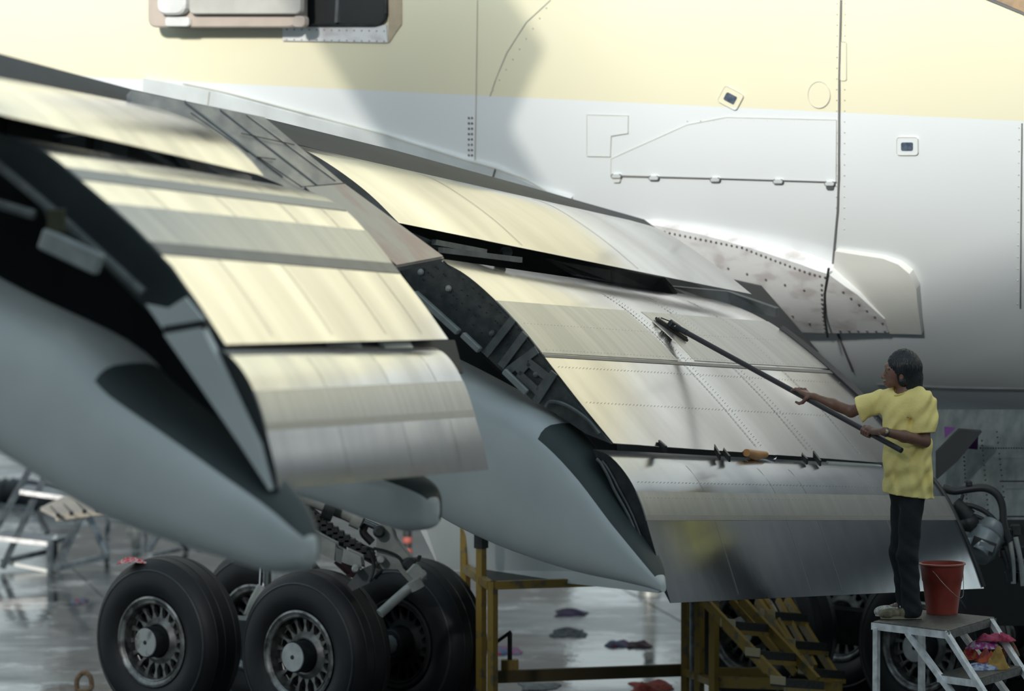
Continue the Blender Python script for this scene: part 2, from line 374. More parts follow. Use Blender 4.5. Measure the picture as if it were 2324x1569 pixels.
barrel(-41.9, 29.9, FR - .02, M_seam, 'fuselage_frame')
for a0, a1 in zip(cuts, cuts[1:]): barrel(a0 + .003, a1 - .003, FR, M_fus, 'fuselage')
def plate(name, poly, m, off=.012, th=.012, parent=None, step=30, bulge=None, lift=FZ):
    bm_ = bmesh.new(); vs = [bm_.verts.new((x, y, 0)) for x, y in poly]; bm_.faces.new(vs)
    x0, x1 = min(p[0] for p in poly), max(p[0] for p in poly); y0, y1 = min(p[1] for p in poly), max(p[1] for p in poly)
    for ax, a, b_ in ((0, x0, x1), (1, y0, y1)):
        k = int((b_ - a) / step)
        for i in range(1, k + 1):
            co = [0, 0, 0]; co[ax] = a + (b_ - a) * i / (k + 1); no = [0, 0, 0]; no[ax] = 1
            bmesh.ops.bisect_plane(bm_, geom=bm_.verts[:] + bm_.edges[:] + bm_.faces[:], plane_co=co, plane_no=no)
    r = bmesh.ops.extrude_face_region(bm_, geom=bm_.faces[:]); low = {e_ for e_ in r['geom'] if isinstance(e_, bmesh.types.BMVert)}
    for v in bm_.verts:
        x, y = v.co.x, v.co.y; bo = bulge(x, y) if bulge else 0
        p = FZ(x, y); n_ = fnorm(p)
        v.co = p + n_ * ((off + bo) if v not in low else (off - th))
    bmesh.ops.recalc_face_normals(bm_, faces=bm_.faces)
    me = bpy.data.meshes.new(name); bm_.to_mesh(me); bm_.free(); o = link(name, me, m, parent or AC, True)
    try: me.set_sharp_from_angle(angle=math.radians(30))
    except Exception: pass
    return o
def rrect(x0, y0, x1, y1, r, rot=0, sk=0):
    P = []; cx, cy = (x0 + x1) / 2, (y0 + y1) / 2
    for (ax, ay, a0) in ((x1 - r, y0 + r, -90), (x1 - r, y1 - r, 0), (x0 + r, y1 - r, 90), (x0 + r, y0 + r, 180)):
        for k in range(4):
            a = math.radians(a0 + k * 30); P.append((ax + r * math.cos(a), ay + r * math.sin(a)))
    c, s_ = math.cos(math.radians(rot)), math.sin(math.radians(rot))
    return [(cx + (x - cx) * c - (y - cy) * s_, cy + (x - cx) * s_ + (y - cy) * c + sk * (x - cx)) for x, y in P]
def stroke(name, pts, wd, m, off=.004, parent=None):
    """a thin seam or bead lying on the fuselage"""
    return MB().tube([FZ(x, y) + fnorm(FZ(x, y)) * off for x, y in dens(pts)], wd, 6).build(name, m, parent or AC)
def dens(pts, st=25):
    R = []
    for a, b_ in zip(pts, pts[1:]):
        k = max(1, int(math.dist(a, b_) / st))
        for i in range(k): R.append((a[0] + (b_[0] - a[0]) * i / k, a[1] + (b_[1] - a[1]) * i / k))
    return R + [pts[-1]]
RIV = MB(); RIVL = MB()
def rivets(a, b_, n, r=.006, mb=RIV, off=.0):
    for i in range(n):
        t_ = i / max(1, n - 1); p = FZ(a[0] + (b_[0] - a[0]) * t_, a[1] + (b_[1] - a[1]) * t_); nn = fnorm(p)
        mb.lathe([(1e-4, .006), (r * .8, .004), (r, -.004)], p + nn * (off), nn, 8)
# wing fillet strip
plate('fillet_strip', [(330, 176), (480, 203), (700, 262), (900, 310), (1065, 360), (1130, 378), (1240, 428), (1300, 446), (1300, 520), (900, 420), (600, 330), (330, 250)], M_fill, .03, .03)
stroke('fillet_sealant', [(420, 187), (520, 208), (870, 300), (1065, 361), (1128, 378), (1200, 404), (1245, 430)], .006, M_faint, .03)
stroke('fillet_joint', [(482, 206), (478, 238)], .004, M_faint, .036)
stroke('fillet_joint', [(1130, 380), (1122, 408)], .006, M_seam, .036)
for (x0, y0, x1, y1) in ((1072, 268, 1072, 365), (1079, 268, 1079, 365)): rivets((x0 - 8, y0), (x1 - 8, y1), 9, .010)
stroke('seam_bead', [(1084, 0), (1082, 150), (1080, 268), (1078, 372)], .004, M_faint, .003)
stroke('doubler_edge', [(1250, 0), (1195, 50), (1150, 120), (1125, 180), (1112, 218)], .005, M_faint, .001)
rivets((1240, 18), (1118, 205), 9, .007, RIVL)
stroke('seam_bead', [(1910, 0), (1906, 180), (1905, 400), (1902, 480), (1891, 600), (1889, 690), (1903, 760), (1936, 842)], .0085, M_seam, .006)
for x in (1898, 1916): rivets((x + 2, 8), (x, 520), 22, .006, RIVL)
stroke('seam_bead', [(1990, 872), (2150, 880), (2324, 883)], .005, M_seam, .002)
stroke('seam_bead', [(2320, 280), (2318, 480), (2316, 700)], .005, M_seam, .003)
rivets((2313, 290), (2309, 690), 16, .006, RIVL)
# access panels
def accpanel(name, poly, m=M_fus, off=.005, edge=M_faint):
    o = plate(name, poly, m, off, .008); cl = poly + [poly[0]]
    MB().tube([FZ(x, y) + fnorm(FZ(x, y)) * off for x, y in dens(cl)], .0032, 5).build('panel_edge', edge, o); return o
accpanel('access_panel', rrect(1908, 95, 1922, 183, 4))
accpanel('access_panel', [(1860 + 25 * math.cos(a / 12 * math.pi), 215 + 30 * math.sin(a / 12 * math.pi)) for a in range(24)])
accpanel('access_panel', [(1333, 260), (1427, 262), (1426, 302), (1388, 308), (1386, 355), (1333, 354)])
p1 = accpanel('service_hatch', [(1387, 400), (1898, 412), (1899, 272), (1650, 266), (1560, 283), (1388, 360)], edge=M_faint)
stroke('hatch_hinge_line', [(1390, 397), (1640, 404), (1900, 412)], .004, M_seam, .012)
for x, y in ((1402, 397), (1487, 401), (1626, 405), (1769, 409), (1886, 414)):
    lb = plate('latch', rrect(x - 10, y - 4, x + 10, y + 4, 3), M_fill, .022, .02, step=60)
    MB().tube([FZ(a_, b_) + fnorm(FZ(a_, b_)) * .02 for a_, b_ in rrect(x - 11, y - 4, x + 11, y + 5, 4)], .004, 5).build('latch_edge', M_seam, lb)
for x, y in ((1402, 406), (1886, 422)): plate('latch_tab', rrect(x - 8, y - 5, x + 8, y + 6, 3), M_fairp if x < 1500 else M_cove2, .018, .016, step=60)
rivets((1560, 275), (1895, 272), 12, .006, RIVL)
for (x, y, rot) in ((1660, 222, 28), (2061, 331, 0)):
    o = plate('light_bezel', rrect(x - 24, y - 20, x + 24, y + 20, 6, rot), M_fus, .010, .012, step=60)
    MB().tube([FZ(a_, b_) + fnorm(FZ(a_, b_)) * .010 for a_, b_ in rrect(x - 24, y - 20, x + 24, y + 20, 6, rot) + [rrect(x - 24, y - 20, x + 24, y + 20, 6, rot)[0]]], .003, 5).build('bezel_edge', M_faint, o)
    plate('lens', rrect(x - 13, y - 9, x + 13, y + 9, 3, rot), mat('dark_lens', (.10, .13, .18), .12, 0, (.05, .07, .1), 30), .018, .01, parent=o, step=60)
# wing root fairing
def bul(x, y): return .10 * max(0, math.sin(math.pi * min(1, max(0, (y - 500) / 260)))) * min(1, max(0, (2010 - x) / 200 + .25))
plate('root_fairing', [(1900, 565), (2010, 580), (2045, 592), (2072, 612), (2088, 645), (2096, 752), (1945, 748), (1895, 735)], M_fairp, .03, .04, bulge=lambda x, y: .03 * max(0, math.sin(math.pi * (y - 560) / 195)))
fair = plate('root_fairing', [(1440, 500), (1500, 504), (1600, 520), (1720, 546), (1840, 578), (1900, 600), (1960, 650), (2015, 712), (2022, 744), (1900, 742), (1700, 730), (1560, 700), (1440, 620)], M_fair, .045, .05, bulge=bul)
plate('repair_patch', [(1640, 540), (1700, 548), (1780, 568), (1790, 590), (1700, 578), (1650, 562)], M_tan, .085, .03)
for a_, b_, n in (((1495, 512), (1700, 545), 18), ((1700, 545), (1892, 605), 18), ((1500, 540), (1890, 640), 10), ((1640, 590), (1885, 730), 8), ((1885, 620), (1882, 736), 12), ((1915, 735), (2015, 740), 6), ((1930, 640), (2010, 720), 6)):
    for i in range(n):
        t_ = i / (n - 1); x, y = a_[0] + (b_[0] - a_[0]) * t_, a_[1] + (b_[1] - a_[1]) * t_; p = FZ(x, y); nn = fnorm(p)
        RIV.lathe([(1e-4, .008), (.008, .005), (.010, -.01)], p + nn * (.048 + bul(x, y)), nn, 8)
stroke('fairing_gap', [(1901, 585), (1891, 640), (1889, 690), (1895, 735)], .009, M_cove, .13)
tag(RIV.build('rivets', mat('rivet_dark', (.16, .15, .15), .5, .5), AC), kind='stuff'); tag(RIVL.build('rivets', M_faint, AC), kind='stuff')
stroke('seam_bead', [(1828, 738), (1832, 752), (1890, 756)], .004, M_seam, .002)
# open cabin door and its frame
door = plate('doorway', rrect(560, -420, 882, 57, 26), M_cove, .015, .03)
MB().tube([FZ(x, y) + fnorm(FZ(x, y)) * .03 for x, y in rrect(560, -420, 882, 57, 26)], .012, 8).build('door_seal', M_dark, door)
dp = FZ(810, 0); MB().beam(FZ(790, -300) + fnorm(dp) * .01, FZ(772, 52) + fnorm(dp) * .02, .06, .03).build('door_post', M_cove2, door)
plate('sill_plate', [(645, 60), (880, 56), (883, 96), (645, 92)], M_fair, .02, .02)
SR = MB()
for k in range(14):
    for yy in (66, 89):
        p = FZ(655 + k * 17, yy + k * .3); SR.lathe([(1e-4, .008), (.005, .004), (.006, -.004)], p + fnorm(p) * .021, fnorm(p), 6)
tag(SR.build('rivets', M_seam, AC), kind='stuff')
accpanel('door_surround', [(884, -300), (914, -300), (912, 55), (884, 96)], M_tan, .006, M_tan)
M_doorw = mat('door_liner_white', (.70, .72, .72), .4); M_doorb = mat('door_edge_beige', (.48, .42, .37), .5, 0, (.42, .37, .33), 5)
P0 = FZ(640, 60); nn = Vector((OUTB.x, OUTB.y, 0)); u = AFT
def dq(px, py, k): # on a vertical plane k metres outboard of the door
    return onplane(px, py, P0 + nn * k, AFT)
dr = MB()
def slabq(mb, x0, y0, x1, y1, k0, k1, r=14, mi=0):
    A = rrect(x0, y0, x1, y1, r); V = [dq(x, y, k0) for x, y in A]; V += [v + nn * (k1 - k0) for v in V]; n = len(A)
    mb.add(V, [tuple(range(n))[::-1], tuple(range(n, 2 * n))] + [(i, (i + 1) % n, n + (i + 1) % n, n + i) for i in range(n)], mi)
slabq(dr, 362, -420, 700, 62, .10, .24, 18)
cd = dr.build('cabin_door', M_doorb, AC, bevel=.012)
q = MB(); slabq(q, 372, -420, 436, 34, .25, .34, 20); q.build('door_gear_cover', M_doorw, cd, bevel=.02)
q = MB(); slabq(q, 440, -420, 692, 32, .25, .31, 10); q.build('door_liner', mat('door_liner_grey', (.50, .50, .47), .45), cd, bevel=.015)
q = MB(); slabq(q, 382, 38, 436, 60, .24, .28, 6); q.build('door_foot_cover', M_doorw, cd, bevel=.01)
q = MB(); slabq(q, 675, 36, 702, 62, .24, .30, 8); q.build('door_corner_pad', M_doorb, cd, bevel=.01)
MB().tube([dq(358, -30, .2), dq(356, 5, .2), dq(360, 20, .2)], .012).build('door_hinge', M_chrome, cd)
# upper right corner: cargo door edge
stroke('cargo_door_edge', [(2180, -30), (2250, 0), (2324, 30), (2380, 70)], .012, M_seam, .01); 
plate('cargo_door', [(2250, -5), (2324, 26), (2440, 90), (2440, -200), (2180, -200)], mat('cargo_door_tan', (.40, .28, .17), .5, 0, (.25, .2, .15), 10), .02, .02)

# --- wings and flaps
HCH = Vector((.90, -.436, 0))
class Flap:
    def __init__(s, name, near, far, dn, df, T, m, nose=.35, lab=None, cap=M_rib, K=14, M=26, hn=HCH):
        A0 = W(*near[-1], dn); B0 = W(*far[-1], df); s.M = M; s.K = K
        s.A = resample([onplane(x, y, A0, hn) for x, y in near], M); s.B = resample([onplane(x, y, B0, hn) for x, y in far], M)
        s.h = hn
        def lower(P, T):
            R = []
            for i, p in enumerate(P):
                t = (P[min(i + 1, M - 1)] - P[max(i - 1, 0)]).normalized(); u = t.dot(hn); z = t.z; q = i / (M - 1)
                nrm = (hn * z - Vector((0, 0, u))).normalized()
                if nrm.z > 0: nrm = -nrm
                th = T * (math.sqrt(min(1, q / nose)) if q < nose else (1 - ((q - nose) / (1 - nose)) ** 1.25)) + .004
                R.append(p + nrm * th)
            return R
        s.AL = lower(s.A, T); s.BL = lower(s.B, T * .9)
        V = []; F = []; ring = 2 * M
        for k in range(K + 1):
            t = k / K; V += [a.lerp(b_, t) for a, b_ in zip(s.A, s.B)] + [a.lerp(b_, t) for a, b_ in zip(s.AL, s.BL)][::-1]
        for k in range(K):
            for i in range(ring): j = (i + 1) % ring; F.append((k * ring + i, k * ring + j, (k + 1) * ring + j, (k + 1) * ring + i))
        nb = len(F); F.append(tuple(range(ring))[::-1]); F.append(tuple(K * ring + i for i in range(ring)))
        mb = MB(); mb.v = V; mb.f = F; mb.mi = [0] * nb + [1, 1]
        s.o = mb.build(name, [m, cap], AC, smooth=True); s.T = T
    def pt(s, c, k):
        f = c * (s.M - 1); i = min(s.M - 2, int(f)); t = f - i
        return s.A[i].lerp(s.A[i + 1], t).lerp(s.B[i].lerp(s.B[i + 1], t), k)
    def nrm(s, c, k):
        e_ = .02; c0, c1 = max(0, c - e_), min(1, c + e_); n_ = (s.pt(c1, k) - s.pt(c0, k)).cross(s.B[5] - s.A[5]).normalized()
        return n_ if n_.z > 0 else -n_
    def panel(s, c0, c1, k0, k1, m, name='skin_panel', off=.0035, K=10, M=10, sk=0.0):
        V = []; F = []; 
        for lay in (off, -.004):
            for k in range(K + 1):
                kk = k0 + (k1 - k0) * k / K
                for i in range(M + 1):
                    c = c0 + (c1 - c0) * i / M + sk * (kk - k0); c = min(1, max(0, c)); V.append(s.pt(c, kk) + s.nrm(c, kk) * lay)
        L = (K + 1) * (M + 1)
        for k in range(K):
            for i in range(M):
                a = k * (M + 1) + i; q = (a, a + 1, a + M + 2, a + M + 1); F.append(q); F.append(tuple(x + L for x in q[::-1]))
        ring = [i for i in range(M + 1)] + [k * (M + 1) + M for k in range(1, K + 1)] + [K * (M + 1) + i for i in range(M - 1, -1, -1)] + [k * (M + 1) for k in range(K - 1, 0, -1)]
        for i in range(len(ring)): a, b_ = ring[i], ring[(i + 1) % len(ring)]; F.append((b_, a, a + L, b_ + L))
        mb = MB(); mb.v = V; mb.f = F; mb.mi = [0] * len(F); return mb.build(name, m, s.o, smooth=True)
    def line(s, pts, r, m, name='seam'):
        P = []
        for (c0, k0), (c1, k1) in zip(pts, pts[1:]):
            for i in range(8): t = i / 8; c = c0 + (c1 - c0) * t; k = k0 + (k1 - k0) * t; P.append(s.pt(c, k) + s.nrm(c, k) * .003)
        P.append(s.pt(*pts[-1]) + s.nrm(*pts[-1]) * .003)
        return MB().tube(P, r, 5).build(name, m, s.o)
    def rivrow(s, a, b_, n, r=.006):
        for i in range(n):
            t = i / (n - 1); c = a[0] + (b_[0] - a[0]) * t; k = a[1] + (b_[1] - a[1]) * t; n_ = s.nrm(c, k)
            FRV.lathe([(1e-4, .0045), (r, -.001)], s.pt(c, k) + n_ * .003, n_, 6)
# wing upper skin: crest line and trailing line
crest = [(-160, 85, 31.6), (0, 122, 33.5), (300, 203, 38.4), (600, 268, 41.8), (900, 342, 44.5), (1200, 424, 47.0), (1462, 498, 48.9), (1500, 526, 48.9)]
trail = [(-160, 210, 30.2), (0, 235, 32), (300, 270, 37.0), (640, 318, 41.3), (900, 386, 43.6), (1200, 460, 46.0), (1440, 530, 47.9), (1470, 540, 47.9)]
mb = MB(); C_ = [W(*p) for p in crest]; T_ = [W(*p) for p in trail]; V = []; F = []
for c_, t_ in zip(C_, T_):
    fwd = c_ + (c_ - t_) * 2.2 + Vector((0, 0, -.55)); V += [fwd, c_, c_.lerp(t_, .5) + Vector((0, 0, .02)), t_, t_ - Vector((0, 0, .03)), fwd - Vector((0, 0, .5))]
for i in range(len(C_) - 1):
    for k in range(6): F.append((i * 6 + k, i * 6 + (k + 1) % 6, (i + 1) * 6 + (k + 1) % 6, (i + 1) * 6 + k))
F += [tuple(range(6)), tuple((len(C_) - 1) * 6 + k for k in range(6))]
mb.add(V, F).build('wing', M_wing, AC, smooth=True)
# spoilers lying on the wing
def wq(x, y, d, up=.012): return W(x, y, d) + Vector((0, 0, up))
def quadslab(name, P, m, parent, th=.02):
    P = [Vector(p) for p in P]; n_ = (P[1] - P[0]).cross(P[-1] - P[0]).normalized(); n_ = n_ if n_.z > 0 else -n_
    V = P + [p - n_ * th for p in P]; k = len(P)
    return MB().add(V, [tuple(range(k)), tuple(range(2 * k - 1, k - 1, -1))] + [(i, k + i, k + (i + 1) % k, (i + 1) % k) for i in range(k)]).build(name, m, parent)
FRV = MB()
# inboard set
I1 = Flap('inboard_fore_flap', [(640, 322), (700, 345), (770, 388), (840, 442), (905, 506)], [(1430, 500), (1500, 522), (1575, 568), (1640, 615), (1706, 668)], 41.0, 46.6, .10, M_metal, cap=M_cove2)
I2 = Flap('inboard_mid_flap', [(985, 585), (1055, 622), (1125, 682), (1190, 752), (1255, 835), (1320, 918), (1392, 1006)], [(1560, 668), (1660, 692), (1750, 735), (1835, 798), (1915, 868), (1995, 945), (2090, 1056)], 40.4, 46.0, .30, M_metal, nose=.30)
I3 = Flap('inboard_aft_flap', [(1345, 1020), (1385, 1036), (1427, 1085), (1456, 1145), (1475, 1210), (1498, 1290), (1522, 1369)], [(2050, 1058), (2085, 1066), (2120, 1092), (2152, 1140), (2185, 1210), (2210, 1270), (2233, 1336)], 40.1, 45.6, .13, M_metal2, nose=.30, cap=M_dark)
# outboard set
I4 = Flap('outboard_fore_flap', [(-280, 120), (-200, 140), (-120, 175), (-60, 215), (-20, 255)], [(360, 245), (440, 275), (510, 315), (560, 355), (598, 398)], 29.6, 36.6, .10, M_metal, cap=M_dark)
I5 = Flap('outboard_mid_flap', [(10, 306), (100, 342), (195, 418), (300, 510), (385, 600), (450, 690), (512, 782)], [(650, 424), (720, 440), (785, 478), (845, 542), (905, 618), (962, 692), (1017, 770)], 30.0, 36.9, .26, M_metal, nose=.3, cap=M_cove)
I6 = Flap('outboard_aft_flap', [(478, 790), (520, 806), (562, 858), (592, 930), (612, 1010), (624, 1060), (632, 1112)], [(955, 786), (1000, 796), (1032, 830), (1056, 880), (1076, 940), (1094, 1000), (1109, 1066)], 29.8, 36.7, .11, M_metal2, nose=.3, cap=M_cove)
for (f, a0, a1, k0, k1, m, nm) in ((I2, .30, .565, .0, .44, M_matte, 0), (I2, .57, .585, .0, 1, M_lap, 1), (I2, .30, .56, .50, 1, M_matte, 0), (I3, .36, .50, 0, 1, M_matte, 0), (I3, .50, .53, 0, 1, M_band, 0),
        (I5, .42, .60, 0, 1, M_matte, 0), (I5, .60, .655, 0, 1, M_lap, 1), (I5, .24, .30, 0, 1, M_band, 0), (I6, .40, .60, 0, 1, M_matte, 0), (I6, .60, .645, 0, 1, M_band, 0), (I6, .02, .13, 0, 1, M_lap, 1)):
    f.panel(a0, a1, k0, k1, m, 'lap_strip' if nm else 'skin_panel')
for f, ks in ((I2, (.45, .62, .80)), (I3, (.2, .42, .52, .75)), (I5, (.2, .45, .7, .88)), (I6, (.3, .6, .85)), (I1, (.33, .66))):
    for k in ks: f.line([(.08, k), (.97, k)], .0009, M_band)
for k in (.45, .47, .62, .64, .8): I2.rivrow((.2, k), (.96, k + .0), 60, .0035)
for c in (.42, .55, .63, .8): I2.rivrow((c, .02), (c, .98), 90, .0032)
for c in (.3, .4, .52): I3.rivrow((c, .02), (c, .98), 90, .0035)
tag(FRV.build('rivets', M_band, AC), kind='stuff')
# edge seal at the root end of the flap
MB().tube([I2.pt(c, 1.0) + I2.nrm(c, 1) * .01 for c in np.linspace(.35, .97, 14)], .028, 8).build('rubber_seal', M_hose, I2.o, smooth=True)
MB().tube([I3.pt(c, 1.0) + I3.nrm(c, 1) * .004 for c in np.linspace(.1, .99, 14)], .016, 8).build('rubber_seal', M_hose, I3.o, smooth=True)
# flap coves: dark cavities between the elements
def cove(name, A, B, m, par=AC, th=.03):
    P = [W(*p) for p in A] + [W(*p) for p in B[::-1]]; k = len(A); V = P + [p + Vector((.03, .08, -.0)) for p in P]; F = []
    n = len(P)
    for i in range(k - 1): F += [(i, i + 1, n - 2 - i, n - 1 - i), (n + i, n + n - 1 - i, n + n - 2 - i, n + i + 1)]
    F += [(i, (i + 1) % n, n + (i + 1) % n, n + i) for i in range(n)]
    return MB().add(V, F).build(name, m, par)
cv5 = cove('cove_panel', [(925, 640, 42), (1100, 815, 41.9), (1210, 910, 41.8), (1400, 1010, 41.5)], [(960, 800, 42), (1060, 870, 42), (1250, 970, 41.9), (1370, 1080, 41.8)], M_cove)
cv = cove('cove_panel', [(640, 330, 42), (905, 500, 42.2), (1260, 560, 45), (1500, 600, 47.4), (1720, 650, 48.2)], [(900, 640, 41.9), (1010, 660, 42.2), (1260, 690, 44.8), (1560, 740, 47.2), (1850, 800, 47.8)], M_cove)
q = cove('shroud_panel', [(1235, 588, 44.2), (1380, 612, 45.0), (1500, 632, 46), (1515, 648, 46)], [(1300, 625, 44.2), (1380, 640, 45.0), (1480, 660, 46), (1530, 668, 46)], M_cove2, cv)
q = cove('shroud_panel', [(1520, 650, 46.6), (1650, 662, 47), (1760, 700, 47.2)], [(1600, 690, 46.6), (1660, 700, 47), (1760, 720, 47.2)], M_cove2, cv)
mb = MB()
for p in (((935, 535, 41.6), (1000, 562, 41.7)), ((985, 550, 41.6), (1100, 572, 42.2)), ((1000, 568, 41.6), (1180, 590, 42.6)), ((1150, 560, 44.9), (1260, 640, 44.9)), ((1195, 570, 45.2), (1330, 640, 45.2))):
    MB().beam(W(*p[0]), W(*p[1]), .035).build('cove_rod', M_ribl if p[0][0] in (985,) else M_cove2, cv)
MB().lathe([(1e-4, .02), (.035, .02), (.04, -.02), (1e-4, -.02)], W(1150, 573, 42.9), (.3, -1, .2), 16).build('pulley', M_cove2, cv, smooth=True)
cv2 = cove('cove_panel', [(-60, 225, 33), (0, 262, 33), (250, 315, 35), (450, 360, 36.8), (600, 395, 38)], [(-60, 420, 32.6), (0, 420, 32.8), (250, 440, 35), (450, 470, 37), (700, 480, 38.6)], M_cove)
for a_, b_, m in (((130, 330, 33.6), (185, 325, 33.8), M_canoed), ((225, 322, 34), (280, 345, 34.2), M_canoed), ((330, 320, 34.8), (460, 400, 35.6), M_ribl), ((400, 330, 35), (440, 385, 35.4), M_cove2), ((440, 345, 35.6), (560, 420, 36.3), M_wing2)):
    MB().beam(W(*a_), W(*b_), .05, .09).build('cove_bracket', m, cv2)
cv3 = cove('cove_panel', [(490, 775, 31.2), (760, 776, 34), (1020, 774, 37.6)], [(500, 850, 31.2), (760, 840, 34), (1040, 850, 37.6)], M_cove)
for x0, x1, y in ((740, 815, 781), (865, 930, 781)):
    quadslab('daylight_slot_panel', [W(x0, y - 6, 33.7 if x0 < 800 else 35), W(x1, y - 6, 34.2 if x0 < 800 else 35.8), W(x1 + 8, y + 8, 34.2 if x0 < 800 else 35.8), W(x0 + 10, y + 10, 33.7 if x0 < 800 else 35)], M_canoe, cv3)  # pale panels painted to stand for daylight through the slot
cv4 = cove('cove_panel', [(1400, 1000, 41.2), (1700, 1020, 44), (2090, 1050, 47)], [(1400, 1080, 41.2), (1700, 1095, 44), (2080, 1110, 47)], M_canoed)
for a_, b_ in (((1496, 1006, 41.2), (1512, 1020, 41)), ((1634, 1015, 42.4), (1656, 1042, 42.1)), ((1620, 1015, 42.2), (1634, 1038, 42)), ((1812, 1028, 43.8), (1832, 1048, 43.6)), ((1846, 1030, 44), (1862, 1052, 43.8))):
    MB().beam(W(*a_), W(*b_), .012, .04).build('flap_link', M_dark, cv4)
quadslab('slot_panel', [W(1876, 1046, 44.2), W(1995, 1054, 45.2), W(2000, 1066, 45.2), W(1870, 1058, 44.2)], M_canoe, cv4)
MB().tube([W(1694, 1028, 42.6), W(1712, 1034, 42.8), W(1738, 1032, 43)], [.025, .035, .02], 12).build('orange_fitting', mat('orange_primer', (.55, .25, .08), .5), cv4, smooth=True)
quadslab('slot_fitting', [W(1722, 1042, 43), W(1742, 1030, 43.2), W(1764, 1036, 43.2), W(1760, 1043, 43.1)], M_chrome, cv4)

# end rib of the inboard mid flap
A0 = I2.A[-1]
def rp_(px, py, k=.03): return onplane(px, py, A0 - Vector((.436, .90, 0)) * k * 1.0, HCH)
rb = MB(); V = [rp_(*p, .015) for p in ((904, 606), (985, 592), (1050, 626), (1120, 686), (1185, 758), (1250, 842), (1315, 925), (1388, 1008), (1330, 985), (1262, 940), (1205, 906), (1100, 806), (1000, 712), (938, 655))]
V += [v + Vector((.436, .90, 0)) * .02 for v in V]; k = 14
rb.add(V, [tuple(range(k)), tuple(range(2 * k - 1, k - 1, -1))] + [(i, (i + 1) % k, k + (i + 1) % k, k + i) for i in range(k)])
rbo = rb.build('end_rib', M_rib, I2.o)
for a_, b_, w_ in (((1165, 724), (1101, 806), .013), ((1192, 758), (1137, 832), .013), ((1218, 794), (1148, 846), .009), ((1199, 822), (1246, 860), .008), ((1246, 860), (1222, 890), .008), ((1222, 890), (1176, 848), .008), ((1176, 848), (1199, 822), .008), ((1258, 846), (1216, 912), .013)):
    MB().beam(rp_(*a_, .04), rp_(*b_, .04), w_, .05).build('stiffener', M_ribl, I2.o)
for a_, b_, w_ in (((941, 665), (1041, 755), .045), ((1050, 759), (1089, 796), .04), ((1144, 842), (1196, 892), .03)):
    MB().beam(rp_(*a_, .07), rp_(*b_, .07), w_, .04).build('seal_strip', M_strut, I2.o, bevel=.006)
MB().tube([rp_(x, y, .05) for x, y in ((1238, 924), (1250, 912), (1285, 920), (1330, 950), (1360, 985))], .012, 6, smooth=4).build('rib_edge', M_ribl, I2.o)
for x, y in ((955, 618), (1018, 655), (1117, 757), (1217, 850)):
    MB().lathe([(1e-4, .02), (.016, .015), (.022, 0)], rp_(x, y, .03), -Vector((.436, .90, 0)), 10).build('boss', M_strut if x < 1050 else M_ribl, I2.o)
RR = MB()
for i in range(70):
    t = random.random(); s_ = random.choice((.12, .35, .6, .85)); ax, ay = 960 + 210 * t, 615 + 190 * t
    p = rp_(ax + 60 * (s_ - .5) + 10, ay - 60 * (s_ - .5) - 15, .03); RR.lathe([(1e-4, .006), (.005, .004), (.006, 0)], p, -Vector((.436, .90, 0)), 6)
tag(RR.build('rib_rivets', M_cove, I2.o), kind='stuff')
# lips on aft flap end faces
def epf(f, c, k=.02, lo=.5): # point on end face
    i = int(c * (f.M - 1)); return f.A[i].lerp(f.AL[i], lo) - Vector((.436, .90, 0)) * k
MB().tube([epf(I3, c, .008, .93) for c in np.linspace(.04, .62, 10)], .010, 6).build('end_lip', M_ribl, I3.o)
MB().tube([epf(I3, c, .008, .70) for c in np.linspace(.08, .60, 10)], .006, 6).build('end_lip', M_ribl, I3.o)
# aileron between the flaps
PA, PB, PC = W(600, 266, 39.0), W(1008, 586, 39.4), W(640, 420, 37.7); PNn = (PB - PA).cross(PC - PA).normalized()
def ap(px, py, up=0.0):
    r = ray(px, py); o_ = Vector((0, 0, HC)); k = (PA - o_).dot(PNn) / r.dot(PNn); return o_ + r * k + PNn * (up if PNn.z > 0 else -up)
al = quadslab('aileron', [ap(*p) for p in ((298, 204), (600, 266), (640, 300), (785, 420), (1008, 586), (893, 608), (800, 520), (640, 420), (420, 330), (298, 260))], M_wing2, AC, .04)
quadslab('aileron_tab', [ap(*p, .012) for p in ((780, 421), (1003, 585), (897, 605), (690, 428))], mat('tab_grey_paint', (.26, .25, .26), .35, .4, (.22, .12, .14), 2.2, lo=.42, hi=.58), al, .012)
for a_, b_ in (((680, 428), (785, 419)), ((582, 360), (682, 428)), ((582, 360), (622, 365)), ((545, 306), (665, 332)), ((430, 260), (560, 350))):
    MB().tube([ap(*a_, .012), ap(*b_, .012)], .003, 5).build('seam', M_wing, al)
for a_, b_, w_, m in (((420, 232), (640, 400), .05, M_canoed), ((500, 250), (770, 460), .035, M_canoed), ((560, 262), (760, 410), .02, M_band)):
    MB().beam(ap(*a_, .0), ap(*b_, .0), w_, .01, up=PNn).build('stain_strip', m, al)
